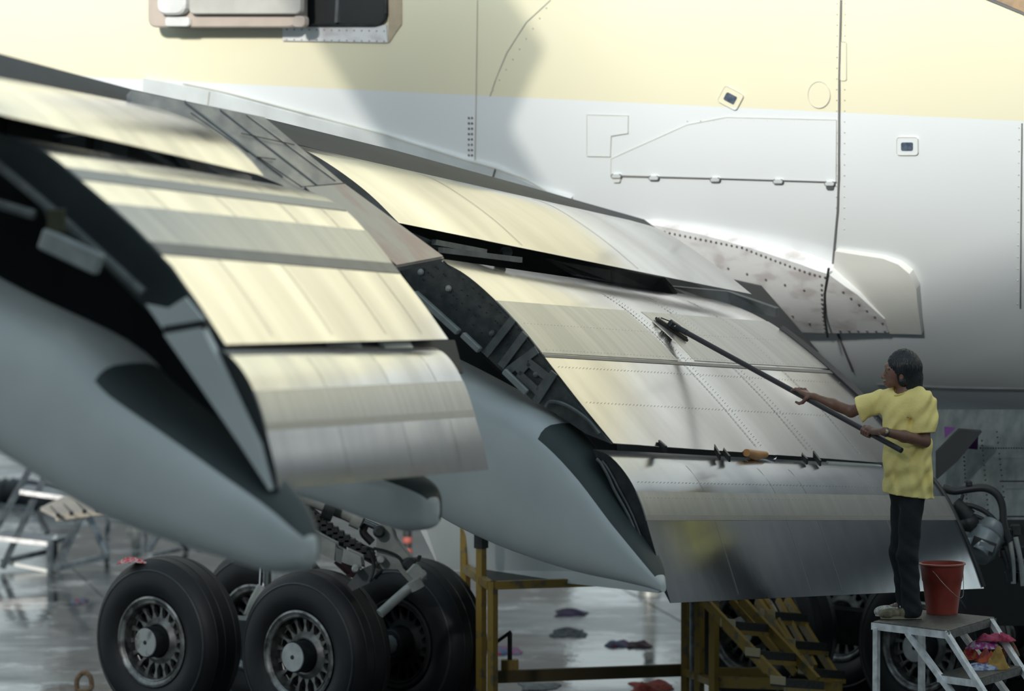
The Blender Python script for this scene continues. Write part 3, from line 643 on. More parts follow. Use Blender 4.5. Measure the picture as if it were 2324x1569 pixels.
# left end of outboard mid flap: open end with tracks
def op(px, py, k=.05): return onplane(px, py, I5.A[-1] + Vector((-.436, -.90, 0)) * k, HCH)
eb = MB(); pp = [(-60, 290), (10, 308), (100, 346), (195, 424), (300, 516), (385, 606), (450, 698), (508, 786), (480, 830), (330, 700), (230, 600), (0, 372), (-60, 330)]
V = [op(x, y, .02) for x, y in pp]; k = len(pp); V += [v + Vector((.436, .90, 0)) * .03 for v in V]
ebo = eb.add(V, [tuple(range(k)), tuple(range(2 * k - 1, k - 1, -1))] + [(i, (i + 1) % k, k + (i + 1) % k, k + i) for i in range(k)]).build('end_rib', mat('end_rib_dark', (.018, .028, .030), .7), I5.o)
MB().tube([op(-40, 345, .1), op(128, 485, .1), op(325, 665, .1)], .022, 8).build('track_rod', M_ribl, I5.o)
MB().tube([op(-40, 452, .3), op(78, 488, .3)], .022, 8).build('track_rod', M_ribl, I5.o)
MB().beam(op(96, 540, .3), op(228, 602, .3), .05, .10).build('track_block', M_strut, I5.o, bevel=.01)
MB().box(op(128, 500, .25), (.08, .1, .1)).build('track_clamp', mat('track_clamp_olive', (.06, .06, .03), .6), I5.o)
MB().beam(op(375, 750, .1), op(470, 735, .1), .03, .04).build('track_link', M_dark, I5.o)
quadslab('track_plate', [op(335, 690, .08), op(385, 700, .08), op(425, 675, .08), op(470, 730, .08), op(375, 748, .08)], M_canoe, I5.o, .02)
quadslab('track_arm', [op(385, 757, .06), op(470, 742, .06), op(500, 800, .06), op(600, 1010, .06), op(625, 1110, .06), op(560, 1010, .06), op(450, 850, .06)], M_canoe, I5.o, .06)
# dark sheet across the cavity behind the left fairing
cove('cavity_sheet', [(-150, 330, 32.4), (150, 420, 33), (300, 520, 33.2), (480, 700, 33.6)], [(-150, 800, 32.4), (150, 860, 33), (300, 940, 33.2), (520, 1000, 33.6)], M_cove)
# --- flap track fairings
def canoe(name, st, d0, slope, hw, m, nose_r=.5, parent=AC, n=32, pw=3.2, dark0=.3):
    M_topshade = mat('fairing_top_shade', (.045, .06, .058), .6, 0, (.035, .045, .045), 3)  # upper faces coloured dark in place of shade on the fairing top
    """stations (x, top, bottom, width factor); axis runs aft"""
    V = []; F = []; A0 = W(st[0][0], st[0][1], d0); sts = catmull([Vector((s[0], s[1], s[2])) for s in st], 5); wf = list(np.interp(np.linspace(0, 1, len(sts)), np.linspace(0, 1, len(st)), [s[3] for s in st]))
    for (x, yt, yb), wd in zip(sts, wf):
        a = onplane(x, yt, A0, AFT); b_ = onplane(x, yb, A0, AFT); c = (a + b_) / 2; hh = (a - b_).length / 2
        for k in range(n):
            an = 2 * math.pi * k / n; ca, sa = math.cos(an), math.sin(an)
            V.append(c + OUTB * (hw * wd * math.copysign(abs(ca) ** (2 / pw), ca)) + Vector((0, 0, hh * math.copysign(abs(sa) ** (2 / pw), sa))))
    K = len(sts)
    mb = MB(); mb.v = V
    for i in range(K - 1):
        for k in range(n):
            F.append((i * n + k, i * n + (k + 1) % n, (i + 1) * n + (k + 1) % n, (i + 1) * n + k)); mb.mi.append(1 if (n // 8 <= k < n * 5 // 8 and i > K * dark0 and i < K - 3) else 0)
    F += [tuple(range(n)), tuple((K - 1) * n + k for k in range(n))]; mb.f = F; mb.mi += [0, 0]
    return mb.build(name, [m, M_topshade], parent, smooth=True)
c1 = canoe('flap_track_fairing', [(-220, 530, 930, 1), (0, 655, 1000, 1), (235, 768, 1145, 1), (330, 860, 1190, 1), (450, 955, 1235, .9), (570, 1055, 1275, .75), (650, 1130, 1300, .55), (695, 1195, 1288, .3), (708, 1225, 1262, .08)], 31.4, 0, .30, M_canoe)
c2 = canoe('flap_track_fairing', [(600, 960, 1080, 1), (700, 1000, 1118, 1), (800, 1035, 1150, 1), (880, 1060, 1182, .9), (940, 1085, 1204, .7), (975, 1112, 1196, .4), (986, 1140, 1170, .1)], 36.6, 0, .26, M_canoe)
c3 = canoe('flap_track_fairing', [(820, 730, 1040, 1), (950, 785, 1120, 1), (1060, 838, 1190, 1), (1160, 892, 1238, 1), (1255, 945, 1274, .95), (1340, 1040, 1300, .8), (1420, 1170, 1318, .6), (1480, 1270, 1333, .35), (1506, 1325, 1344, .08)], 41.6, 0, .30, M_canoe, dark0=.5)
MB().tube([onplane(x, y, W(1060, 1000, 41.0) , AFT) + OUTB * .17 for x, y in ((1078, 921), (1100, 924), (1120, 938), (1130, 960), (1128, 980), (1118, 1005), (1103, 1032))], .004, 5, smooth=4).build('hatch_outline', M_seam, c3)
# --- landing gear
def wheel(px, py, d, hubm=M_hub, R=.62, wd=.43, rot=0.0, shaded=False):
    rimm, spm = (M_wdark, M_wdark) if shaded else (M_rim, M_spoke)  # near-black rim and spokes stand in for shade on an inner wheel
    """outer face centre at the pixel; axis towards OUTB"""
    c = W(px, py, d); root = bpy.data.objects.new('wheel', None); COL.objects.link(root); root.parent = AC; root.location = c - wloc(AC)
    h = wd / 2; k = h
    ax = OUTB; cc = c - ax * h
    tire = [(R * .535, h * .80), (R * .60, h * .97), (R * .72, h * 1.02), (R * .84, h * .95), (R * .93, h * .78), (R * .975, h * .60), (R * .97, h * .585), (R * .982, h * .56), (R * 1.0, h * .30), (R * .99, h * .28), (R * .99, h * .25), (R * 1.0, h * .23), (R * 1.0, 0)]
    tire = tire + [(r, -z) for r, z in tire[-2::-1]]
    MB().lathe(tire, cc, ax, 72).build('tire', M_tire, root, smooth=True)
    MB().lathe([(R * .845, h * .952), (R * .855, h * .965), (R * .87, h * .93)], cc, ax, 72).build('sidewall_rib', M_tireside, root, smooth=True)
    rim = [(R * .535, h * .78), (R * .545, h * .90), (R * .52, h * .93), (R * .50, h * .86), (R * .48, h * .84), (R * .47, h * .88), (R * .455, h * .84), (R * .45, h * .35), (R * .44, h * .33)]
    MB().lathe(rim, cc, ax, 64).build('rim', rimm, root, smooth=True)
    MB().lathe([(1e-4, h * .05), (R * .44, h * .05), (R * .46, h * .34)], cc, ax, 32).build('rim_inner', M_wdark, root)
    MB().lathe([(R * .30, h * .10), (R * .285, h * .48), (R * .22, h * .62), (R * .20, h * .60)], cc, ax, 40).build('hub_flange', spm, root, smooth=True)
    MB().lathe([(R * .185, h * .1), (R * .185, h * 1.12), (R * .175, h * 1.18)], cc, ax, 40).build('hub_barrel', M_dark, root, smooth=True)
    MB().lathe([(1e-4, h * 1.20), (R * .165, h * 1.20), (R * .18, h * 1.14)], cc, ax, 40).build('hub_cap', hubm, root, smooth=True)
    MB().lathe([(1e-4, h * 1.23), (R * .025, h * 1.22), (R * .03, h * 1.18)], cc, ax, 12).build('hub_bolt', M_dark, root)
    MB().lathe([(1e-4, -h * .8), (R * .53, -h * .8)], cc, ax, 32).build('inner_rim', M_wdark, root)
    sp0 = None; e1 = ax.orthogonal().normalized(); e2 = ax.cross(e1)
    for i in range(18):
        a = 2 * math.pi * i / 18 + rot; rd = e1 * math.cos(a) + e2 * math.sin(a)
        mb_ = MB(); p = cc + rd * (R * .27) + ax * (h * .50); q_ = cc + rd * (R * .45) + ax * (h * .52); tg = ax.cross(rd)
        V = [p + tg * .022, p - tg * .022, p.lerp(q_, .45) - tg * .007, q_ - tg * .018, q_ + tg * .018, p.lerp(q_, .45) + tg * .007]
        V += [v - ax * .03 for v in V]
        if sp0 is None: sp0 = mb_.add(V, [(0, 1, 2, 5), (5, 2, 3, 4), (11, 8, 7, 6), (10, 9, 8, 11)] + [(j, 6 + j, 6 + (j + 1) % 6, (j + 1) % 6) for j in range(6)]).build('spoke', spm, root, origin=cc)
        else:
            s2 = sp0.copy(); COL.objects.link(s2); s2.rotation_mode = 'QUATERNION'
            from mathutils import Quaternion
            s2.rotation_quaternion = Quaternion(ax, 2 * math.pi * i / 18)
    return cc
sA = 48.45; wc = []
f0 = W(330, 1456, sA); dAX = AFT * 1.47; dIN = INB * 1.12
def wheel_at(p, hubm=M_hub, rot=0, shaded=False):
    # back to a call with a plain world point
    global W
    keep = W; W_ = lambda *_: Vector(p); W = W_
    try: r = wheel(0, 0, 0, hubm, rot=rot, shaded=shaded)
    finally: W = keep
    return r
zc = .615
f0 = onz(338, 1458, zc); 
P1 = f0 + OUTB * .0; P2 = f0 + AFT * 1.46
ws = [wheel_at(P1, M_hub, .1), wheel_at(P2, M_hub2, .25), wheel_at(P1 + INB * 1.12, M_hub, .2), wheel_at(P2 + INB * 1.08, M_dark, shaded=True)]  # last wheel lies in shade, painted in with dark hub and rim
g0 = onz(1690, 1432, zc); Q1 = g0; Q2 = onz(2082, 1470, zc)
ws2 = [wheel_at(Q1, M_hub2, .1), wheel_at(Q2, M_hub2, .3), wheel_at(Q1 + INB * 1.12), wheel_at(Q2 + INB * 1.12)]
gear = MB()
for a_, b_ in ((ws[0], ws[2]), (ws[1], ws[3])): gear.tube([a_, b_], .07)
mid = (ws[0] + ws[1] + ws[2] + ws[3]) / 4
gear.beam((ws[0] + ws[2]) / 2, (ws[1] + ws[3]) / 2, .22, .26)
gear.tube([mid, mid + Vector((0, 0, 2.6))], .15, 16)
go = gear.build('main_gear_strut', M_strut, AC, smooth=True)
MB().tube([W(603, 1285, 48.9), W(600, 1345, 48.9)], .045, 14).build('chrome_piston', M_chrome, go, smooth=True)
MB().tube([W(600, 1335, 48.8), W(582, 1368, 48.8), W(570, 1400, 48.8)], .06, 12).build('axle_fitting', M_strut, go, smooth=True)
g2o = MB(); m2 = (ws2[0] + ws2[1] + ws2[2] + ws2[3]) / 4
g2o.beam((ws2[0] + ws2[2]) / 2, (ws2[1] + ws2[3]) / 2, .22, .26).tube([m2, m2 + Vector((0, 0, 1.5))], .16, 16)
for a_, b_ in ((ws2[0], ws2[2]), (ws2[1], ws2[3])): g2o.tube([a_, b_], .07)
go2 = g2o.build('body_gear_strut', M_dark, AC, smooth=True)
# gear linkage seen between fairings
D = 47.6
def T(pts, r, m, name, sm=0, n=10): return MB().tube([W(x, y, d) for x, y, d in pts], r, n, smooth=sm).build(name, m, go, smooth=True)
T([(690, 1125, D), (790, 1165, D), (826, 1183, D)], .060, M_strut, 'actuator')
T([(735, 1150, D - .1), (760, 1160, D - .1)], .085, M_dark, 'actuator_clamp')
T([(826, 1183, D), (865, 1200, D)], .028, M_chrome, 'actuator_rod')
T([(800, 1172, D - .05), (822, 1182, D - .05)], .075, M_strut, 'actuator_gland')
for k in range(8):
    y0 = 1125 + k * 9; T([(645 + k * 3, y0, D + .2), (700, y0 + 25 + k * 3, D + .15 - .02 * k), (760 + 4 * k, 1200 + k * 7, D + .1), (820 + 6 * k, 1238 + k * 7, D), (850, 1250 + k * 9, D)], .016 + .004 * (k % 3), M_hose if k % 3 else M_dark, 'hydraulic_line', 4, 6)
for k in range(12):
    x = 690 + k * 13; y = 1160 + k * 9; MB().box(W(x, y, D - .05), (.09, .1, .06)).build('line_clamp', M_dark, go, bevel=.008)
T([(828, 1192, D), (825, 1210, D), (845, 1232, D)], .03, M_hose, 'curved_hose', 4)
def gp(name, pts, d, m, th=.12):
    P = [W(x, y, d) for x, y in pts]; k = len(P); V = P + [p + Vector((.02, th, 0)) for p in P]
    return MB().add(V, [tuple(range(k)), tuple(range(2 * k - 1, k - 1, -1))] + [(i, (i + 1) % k, k + (i + 1) % k, k + i) for i in range(k)]).build(name, m, go, bevel=.01)
gp('torque_arm', [(857, 1200), (868, 1190), (884, 1195), (892, 1225), (925, 1265), (945, 1290), (958, 1318), (945, 1335), (915, 1302), (905, 1290), (870, 1288), (858, 1268)], D - .35, M_strut)
gp('side_brace', [(708, 1210), (758, 1236), (758, 1268), (705, 1244)], D - .3, M_strut)
gp('side_brace', [(764, 1247), (774, 1252), (772, 1276), (762, 1271)], D - .3, M_canoed)
gp('side_brace', [(782, 1250), (815, 1265), (818, 1288), (778, 1274)], D - .3, M_strut)
gp('side_brace', [(792, 1328), (816, 1298), (835, 1290), (852, 1300), (835, 1322), (800, 1338)], D - .25, M_cove2)
for x, y, r in ((861, 1206, .045), (929, 1280, .05), (957, 1304, .035), (866, 1270, .03), (808, 1290, .03)):
    MB().lathe([(1e-4, .12), (r * .6, .12), (r, .10), (r, -.02)], W(x, y, D - .36), (0, -1, .05), 18).build('pivot_pin', M_dark if r > .04 else M_strut, go, smooth=True)
MB().beam(W(930, 1288, D - .45), W(960, 1316, D - .45), .09, .10).build('link', M_strut, go, bevel=.012)
T([(948, 1322, D - .5), (925, 1338, D - .5), (895, 1364, D - .55), (862, 1394, D - .6)], .035, M_strut, 'proximity_rod')
T([(938, 1318, D - .5), (948, 1338, D - .5)], .055, M_strut, 'rod_bracket')
T([(848, 1245, D - .4), (880, 1253, D - .42), (905, 1265, D - .42), (917, 1285, D - .42)], .012, M_hose, 'curved_hose', 4, 6)
T([(918, 1290, D - .4), (916, 1275, D - .4), (930, 1268, D - .4), (948, 1272, D - .4), (953, 1262, D - .4), (948, 1268, D - .4)], .012, M_hose, 'curved_hose', 4, 6)
T([(838, 1250, D - .4), (848, 1280, D - .4), (846, 1300, D - .4), (838, 1320, D - .4)], .012, M_hose, 'curved_hose', 4, 6)
T([(770, 1265, D + .3), (802, 1295, D + .3), (800, 1310, D + .3)], .06, mat('red_ringed_strut', (.14, .05, .05), .5, 0, (.05, .05, .06), 18), 'ringed_tube', 0, 12)
# gear door, pale, behind the yellow stand
gd = quadslab('gear_door', [W(930, 1060, 49.5), W(958, 1190, 49.4), W(1008, 1292, 49.3), W(1500, 1345, 47.0), W(1600, 1300, 46.6), W(1500, 1100, 47)], mat('gear_door_white', (.52, .55, .55), .45, 0, (.46, .49, .49), 2), AC, .04)
# body gear door with rivet rows and hydraulic unit at right
bd = quadslab('body_gear_door', [W(2100, 930, 48.9), W(2420, 930, 47.2), W(2420, 1300, 46.8), W(2140, 1300, 48.2)], mat('door_inner_grey', (.17, .20, .20), .5, .2, (.10, .125, .13), 9), AC, .04)
BR = MB()
def bq(px, py): 
    a = W(2100, 968, 48.4); b_ = W(2420, 968, 46.8); h = (b_ - a); h.z = 0; return onplane(px, py, a, h.normalized()) + Vector((0, -.02, 0))
for (x0, y0, x1, y1) in ((2185, 1000, 2195, 1160), (2228, 1000, 2245, 1190), (2262, 980, 2285, 1190), (2225, 1017, 2324, 1017), (2270, 1092, 2324, 1092), (2270, 1172, 2324, 1172)):
    for i in range(18): t_ = i / 17; BR.lathe([(1e-4, .008), (.007, 0)], bq(x0 + (x1 - x0) * t_, y0 + (y1 - y0) * t_), (0, -1, 0), 6)
tag(BR.build('rivets', M_cove, bd), kind='stuff')
M_pur = mat('purple_placard', (.16, .05, .24), .6)
for P in (((2142, 968), (2168, 970), (2144, 994)), ((2220, 985), (2218, 1020), (2180, 1016))):
    V = [bq(*p) + Vector((0, -.02, 0)) for p in P]; V += [v + Vector((0, .02, 0)) for v in V]
    MB().add(V, [(0, 1, 2), (5, 4, 3), (0, 3, 4, 1), (1, 4, 5, 2), (2, 5, 3, 0)]).build('purple_panel', M_pur, bd)
V = [bq(x, y) + Vector((0, -.3, 0)) for x, y in ((2172, 968), (2222, 972), (2165, 1040), (2120, 1080), (2120, 1020))]; V += [v + Vector((0, .15, 0)) for v in V]
MB().add(V, [tuple(range(5)), tuple(range(9, 4, -1))] + [(i, (i + 1) % 5, 5 + (i + 1) % 5, 5 + i) for i in range(5)]).build('door_arm', M_cove, bd)
DB = 46.4
def T2(pts, r, m, name, sm=4, n=10): return MB().tube([W(x, y, DB + (p[0] if p else 0)) for x, y, *p in pts], r, n, smooth=sm).build(name, m, go2, smooth=True)
T2([(2140, 1108), (2165, 1115), (2200, 1110), (2235, 1108), (2262, 1122), (2275, 1150), (2278, 1190), (2290, 1230)], .028, M_hose, 'hydraulic_hose')
T2([(2182, 1146), (2210, 1150), (2240, 1165), (2270, 1195)], .018, M_hose, 'hydraulic_hose')
T2([(2210, 1170), (2240, 1182), (2265, 1195)], .014, M_hose, 'hydraulic_hose')
T2([(2186, 1122), (2180, 1138), (2170, 1144)], .012, M_hose, 'hydraulic_hose')
T2([(2165, 1145), (2200, 1175)], .06, M_dark, 'pump_body', 0, 14)
MB().box(W(2199, 1098, DB), (.045, .05, .045)).build('hose_fitting', M_hose, go2, bevel=.01)
MB().sphere(W(2200, 1186, DB), .07, 8).build('valve', M_dark, go2, smooth=True)
ax_ = (W(2215, 1255, DB - .1) - W(2250, 1190, DB + .05)).normalized(); cc_ = W(2235, 1225, DB)
MB().lathe([(1e-4, .16), (.10, .15), (.12, .10), (.125, .09), (.12, .08), (.12, -.02), (.13, -.03), (.12, -.05), (.115, -.12), (.06, -.16), (1e-4, -.16)], cc_, ax_, 28).build('accumulator', mat('accumulator_grey', (.24, .28, .30), .35, .4, (.16, .19, .2), 12), go2, smooth=True)
V_ = MB(); V_.box(cc_ + Vector((-.02, -.14, -.03)), (.17, .02, .09), Matrix.Rotation(-.0, 3, 'Y') @ Matrix.Rotation(math.radians(20), 3, 'Y')); V_.build('data_plate', M_cove, go2)
MB().box(cc_ + Vector((.0, -.155, -.035)), (.11, .01, .045), Matrix.Rotation(math.radians(20), 3, 'Y')).build('data_plate_face', M_chrome, go2)
for k, (x0, y0, x1, y1) in enumerate(((2292, 1225, 2300, 1325), (2282, 1240, 2296, 1320), (2305, 1220, 2322, 1330), (2275, 1250, 2290, 1320))):
    T2([(x0, y0), ((x0 + x1) / 2 + 3, (y0 + y1) / 2), (x1, y1)], .018, M_strut if k % 2 == 0 else M_dark, 'brace_tube')
for k in range(10):
    x = 2285 + random.uniform(-12, 40); y = 1195 + random.uniform(0, 120); MB().box(W(x, y, DB + .15), (.07, .08, .08)).build('valve_block', M_dark, go2, bevel=.008)
# dark sheets added behind the body gear in place of deep shade
quadslab('shade_sheet', [W(1800, 1290, 52.5), W(2420, 1290, 49.5), W(2420, 1520, 49.5), W(1830, 1500, 52.5)], M_wdark, AC, .05)
quadslab('shade_sheet', [W(2225, 1180, 47.8), W(2420, 1180, 47), W(2420, 1420, 47), W(2200, 1420, 47.9)], M_wdark, AC, .05)

# ------------------------------------------------------------------ yellow work stand
zy = 1.15
YS = thing('work_stand', Vector((onz(1112, 1320, 1.15).x, onz(1112, 1320, 1.15).y, 0)), 'yellow steel work stand with dark platform beside the black tires', 'stand')
yl = onz(1112, 1320, zy); yr = onz(1640, 1303, zy); yb = onz(1056, 1281, zy); dv = (yb - yl); 
dvn = dv.normalized(); gx = (yr - yl).normalized()
V = [yl, yr, yr + dv, yl + dv]
q = [v - Vector((0, 0, .02)) for v in V] + [v - Vector((0, 0, .05)) for v in V]
MB().add(q, [(0, 1, 2, 3), (7, 6, 5, 4)] + [(i, i + 4, (i + 1) % 4 + 4, (i + 1) % 4) for i in range(4)]).build('platform', M_tread, YS)
for a_, b_ in ((V[0], V[1]), (V[0], V[3]), (V[2], V[3]), (V[1], V[2])): MB().beam(a_ - Vector((0, 0, .03)), b_ - Vector((0, 0, .03)), .05, .06).build('platform_frame', M_yel, YS)
def leg(p, z1, z0=.0, w_=.055): MB().beam(Vector((p.x, p.y, z0)), Vector((p.x, p.y, z1)), w_, w_).build('leg', M_yel, YS)
leg(yl + gx * .02, zy); leg(yl + dv * .35, 2.25); leg(yl + dv, 2.25)
zb = .34; rx = onz(1620, 1550, zb); rx2 = onz(1587, 1538, zb); rx3 = onz(1557, 1525, zb)
for p in (rx, rx2, rx3): leg(p, 1.75, 0)
MB().tube([Vector((p_.x, p_.y, z)) for p_, z in ((onz(1571, 1530, zb), .05), (onz(1571, 1530, zb), 1.5))], .02).build('jack_screw', M_gst, YS)
MB().beam(rx, rx3, .06, .05).build('foot_rail', M_yel, YS)
for yy, xx0, xx1 in ((1525, 1120, 1560),):
    MB().beam(onz(xx0, yy + 12, zb), onz(xx1, yy - 4, zb), .06, .09).build('base_beam', mat('base_beam_brown', (.10, .075, .03), .6), YS)
pz = yl + dv * .35; MB().beam(Vector((pz.x, pz.y, 1.35)), Vector((pz.x, pz.y, 1.62)), .075, .075).build('rail_sleeve', M_dark, YS)
MB().box(onz(1157, 1522, .38), (.13, .1, .16)).build('jack_box', M_yel, YS, bevel=.004)
pj = onz(1157, 1522, .38); MB().tube([pj, pj + Vector((0, 0, .28))], .018).build('jack_screw', M_dark, YS)
MB().beam(pj + Vector((-.1, 0, .21)), pj + Vector((.01, 0, .29)), .025).build('jack_lever', M_dark, YS)
# stairs: two flights
def flight(par, sL0, sL1, sR0, sR1, treads, d, dd):
    """near and far stringers by pixel; treads run between them"""
    MB().beam(W(*sL0, d), W(*sL1, d - .6), .03, .07).build('stringer', M_yel, par)
    MB().beam(W(*sR0, d + dd), W(*sR1, d + dd - .6), .03, .07).build('stringer', M_yel, par)
    for x0, y0, x1, y1 in treads:
        f = (y0 - sL0[1]) / (sL1[1] - sL0[1]); dn = d - .6 * f
        a = W(x0, y0, dn); b_ = W(x1, y1, dn + dd); dq_ = Vector((.10, -.10, 0))
        Vt = [a, b_, b_ + dq_, a + dq_]; Vt += [v - Vector((0, 0, .06)) for v in Vt]
        MB().add(Vt, [(0, 1, 2, 3), (7, 6, 5, 4)] + [(i, i + 4, (i + 1) % 4 + 4, (i + 1) % 4) for i in range(4)]).build('tread', M_tread, par)
        MB().beam(a + dq_ * 1.0 - Vector((0, 0, .077)), b_ + dq_ * 1.0 - Vector((0, 0, .077)), .02, .032).build('tread_nosing', M_yel, par)
        MB().beam(a - Vector((0, 0, .015)), a + dq_ - Vector((0, 0, .015)), .012, .06).build('tread_end', mat('tread_end_pale', (.50, .43, .27), .5), par)
flight(YS, (1600, 1365), (1772, 1548), (1682, 1362), (1855, 1546), ((1636, 1408, 1712, 1414), (1692, 1474, 1774, 1480), (1749, 1538, 1838, 1544)), 48.0, .35)
MB().beam(W(1625, 1400, 48.1), W(1742, 1525, 47.7), .03, .05).build('stringer', M_yel, YS); MB().beam(W(1660, 1362, 48.6), W(1806, 1530, 48.2), .03, .05).build('stringer', M_yel, YS)
ST = thing('stair_stand', W(1880, 1530, 48.3) * 1, 'steeper yellow stair with dark grating treads standing right of the work stand', 'stairs')
flight(ST, (1718, 1362), (1812, 1496), (1785, 1360), (1893, 1530), ((1726, 1386, 1802, 1391), (1772, 1452, 1846, 1457), (1812, 1515, 1885, 1520)), 48.7, .35)
MB().beam(W(1765, 1362, 48.9), W(1850, 1515, 48.3), .03, .05).build('stringer', M_yel, ST); MB().beam(W(1735, 1362, 48.7), W(1850, 1545, 48.1), .03, .05).build('stringer', M_yel, ST)
for xx0, yy0, xx1, yy1 in ((1625, 1528, 1760, 1530), (1625, 1548, 1910, 1558)): MB().beam(onz(xx0, yy0, zb), onz(xx1, yy1, zb), .06, .08).build('base_beam', M_yel, YS)

# ------------------------------------------------------------------ white step stand, person on it
OR = W(2062, 1402, 42.6); zp = OR.z
WS = thing('step_stand', (OR.x + .1, OR.y, 0), 'white painted steel step stand with dark top plate under the man', 'stand')
cs = [onz(1982, 1411, zp), onz(2152, 1432, zp), onz(2257, 1401, zp), onz(2085, 1384, zp)]
q = [v for v in cs] + [v - Vector((0, 0, .015)) for v in cs]
MB().add(q, [(0, 1, 2, 3), (7, 6, 5, 4)] + [(i, i + 4, (i + 1) % 4 + 4, (i + 1) % 4) for i in range(4)]).build('platform', M_wtop, WS)
for i in range(4): MB().beam(cs[i] - Vector((0, 0, .03)), cs[(i + 1) % 4] - Vector((0, 0, .03)), .02, .045, ext=.02).build('platform_frame', M_wst if i in (0, 3) else M_wtop, WS)
ev = (cs[1] - cs[0]).normalized(); fv = (cs[3] - cs[0]).normalized()
def leg2(p, w_=.035): MB().beam(Vector((p.x, p.y, 0)), Vector((p.x, p.y, zp - .04)), w_, w_).build('leg', M_wst, WS)
leg2(cs[0] + ev * .03); leg2(cs[3] + ev * .03)
def str2(a, b_): MB().beam(a, b_, .035, .035).build('stringer', M_wst, WS)
# stringers go down to the right
def onside(px, py, base, dirv=None): return onplane(px, py, base, dirv or ev)
sA0, sA1 = onside(2060, 1436, cs[0]), onside(2140, 1545, cs[0]); dA = (sA1 - sA0); tA = (0 - sA0.z) / dA.z
str2(sA0, sA0 + dA * tA)
sB0, sB1 = onside(2146, 1436, cs[0]), onside(2225, 1560, cs[0]); dB = (sB1 - sB0); tB = -sB0.z / dB.z
str2(sB0, sB0 + dB * tB); str2(sA0 + (cs[3] - cs[0]), sA0 + (cs[3] - cs[0]) + dA * tA); str2(sB0 + (cs[3] - cs[0]), sB0 + (cs[3] - cs[0]) + dB * tB)
off_ = cs[3] - cs[0]; stp = []
for k in range(1, 5):
    zz = zp - .285 * k; a = sA0 + dA * ((zz - sA0.z) / dA.z); b_ = sB0 + dB * ((zz - sB0.z) / dB.z); b_ = b_ + ev * .02
    Vt = [a, b_, b_ + off_, a + off_]; stp.append(Vt); q = Vt + [v - Vector((0, 0, .015)) for v in Vt]
    MB().add(q, [(0, 1, 2, 3), (7, 6, 5, 4)] + [(i, i + 4, (i + 1) % 4 + 4, (i + 1) % 4) for i in range(4)]).build('step', M_wtop, WS)
    MB().beam(a - Vector((0, 0, .03)), b_ - Vector((0, 0, .03)), .02, .045).build('step_frame', M_wst, WS)
    MB().beam(b_ - Vector((0, 0, .03)), b_ + off_ - Vector((0, 0, .03)), .02, .045).build('step_frame', M_wtop, WS)

# bucket
bc = onz(2138, 1393, zp); 
BK = thing('bucket', bc, 'red plastic bucket with wire handle on the step stand beside the man', 'bucket')
MB().lathe([(1e-4, .004), (.098, .004), (.102, .0), (.104, .02), (.120, .15), (.128, .21), (.132, .215), (.143, .318), (.149, .322), (.149, .33), (.138, .33), (.136, .318), (.098, .02), (1e-4, .018)], bc + Vector((0, 0, .001)), (0, 0, 1), 48).build('body', M_buck, BK, smooth=True)
MB().lathe([(.146, .318), (.153, .322), (.153, .330), (.146, .333)], bc, (0, 0, 1), 48).build('rim', mat('bucket_rim', (.42, .12, .09), .4), BK, smooth=True)
mp_ = [Vector((bc.x, bc.y, zp)) + Vector(v) for v in ((-.07, -.125, .29), (-.05, -.16, .27), (.0, -.175, .21), (.06, -.165, .15), (.10, -.14, .118), (.125, -.10, .12), (.135, -.05, .15), (.138, .02, .26))]
MB().tube(mp_, .0024, 6, smooth=5).build('handle', M_wire, BK, smooth=True)

# squeegee mop
def hitflap(f, px, py):
    best = None
    for c in np.linspace(0, 1, 101):
        for k in np.linspace(0, 1, 101):
            p = f.pt(c, k); r = p - Vector((0, 0, HC)); yc = r.y * cp - r.z * sp; zc_ = r.y * sp + r.z * cp
            X = CX + FP * r.x / yc; Y = CY - FP * zc_ / yc; d_ = (X - px) ** 2 + (Y - py) ** 2
            if best is None or d_ < best[0]: best = (d_, p, c, k)
    return best
_, bp0, bc_, bk_ = hitflap(I2, 1522, 752); bn = I2.nrm(bc_, bk_)
hd = bp0 + bn * .05; butt = W(2046, 1023, 42.6 - .36)
MP = thing('mop', hd, 'long dark pole mop with flat scrubbing head pressed against the middle flap', 'mop')
MB().tube([hd, butt], .018, 14).build('pole', M_pole, MP, smooth=True)
pd = (butt - hd).normalized(); 
MB().tube([hd, hd + pd * .12], .02, 10).build('ferrule', M_dark, MP, smooth=True)
e1, e2 = hitflap(I2, 1484, 728)[1], hitflap(I2, 1556, 776)[1]; hdir = (e2 - e1).normalized()
side = hdir.cross(bn).normalized()
R = Matrix((hdir, side, bn)).transposed(); hc_ = (e1 + e2) / 2
Lh = (e2 - e1).length
MB().box(hc_ + bn * .016, (Lh, .05, .018), R).build('scrub_pad', mat('scrub_pad_dark', (.03, .03, .028), .8), MP, bevel=.004)
MB().box(hc_ + bn * .030, (Lh * .9, .03, .010), R).build('head_bar', mat('head_bar_steel', (.28, .26, .20), .35, .8), MP, bevel=.002)
for s_ in (-1, 1): MB().tube([hc_ + hdir * (Lh * .42 * s_) + bn * .04, hd + bn * .02], .004, 6).build('brace_wire', M_dark, MP)
MB().box(hd, (.09, .05, .045), R).build('pivot_block', M_dark, MP, bevel=.006)
MB().lathe([(1e-4, .03), (.008, .03), (.010, .02), (.010, -.02)], hd, (0, -1, .2), 12).build('wing_bolt', M_chrome, MP)

# ------------------------------------------------------------------ the man
PM = thing('person', OR, 'man with chin length black hair in yellow shirt and dark trousers holding a mop', 'person')
def L(px, py, y=0.0): return np.array(W(px, py, 42.6 + y) - OR)
B = SDF((-.82, -.48, -.02), (.28, .62, 1.80), .0048)
RS, LS = L(1990, 912, .12), L(2096, 914, -.10)
RE, RW = L(1932, 934, .24), L(1848, 902, .22)
LE, LW = L(2098, 1002, -.14), L(2006, 980, -.33)
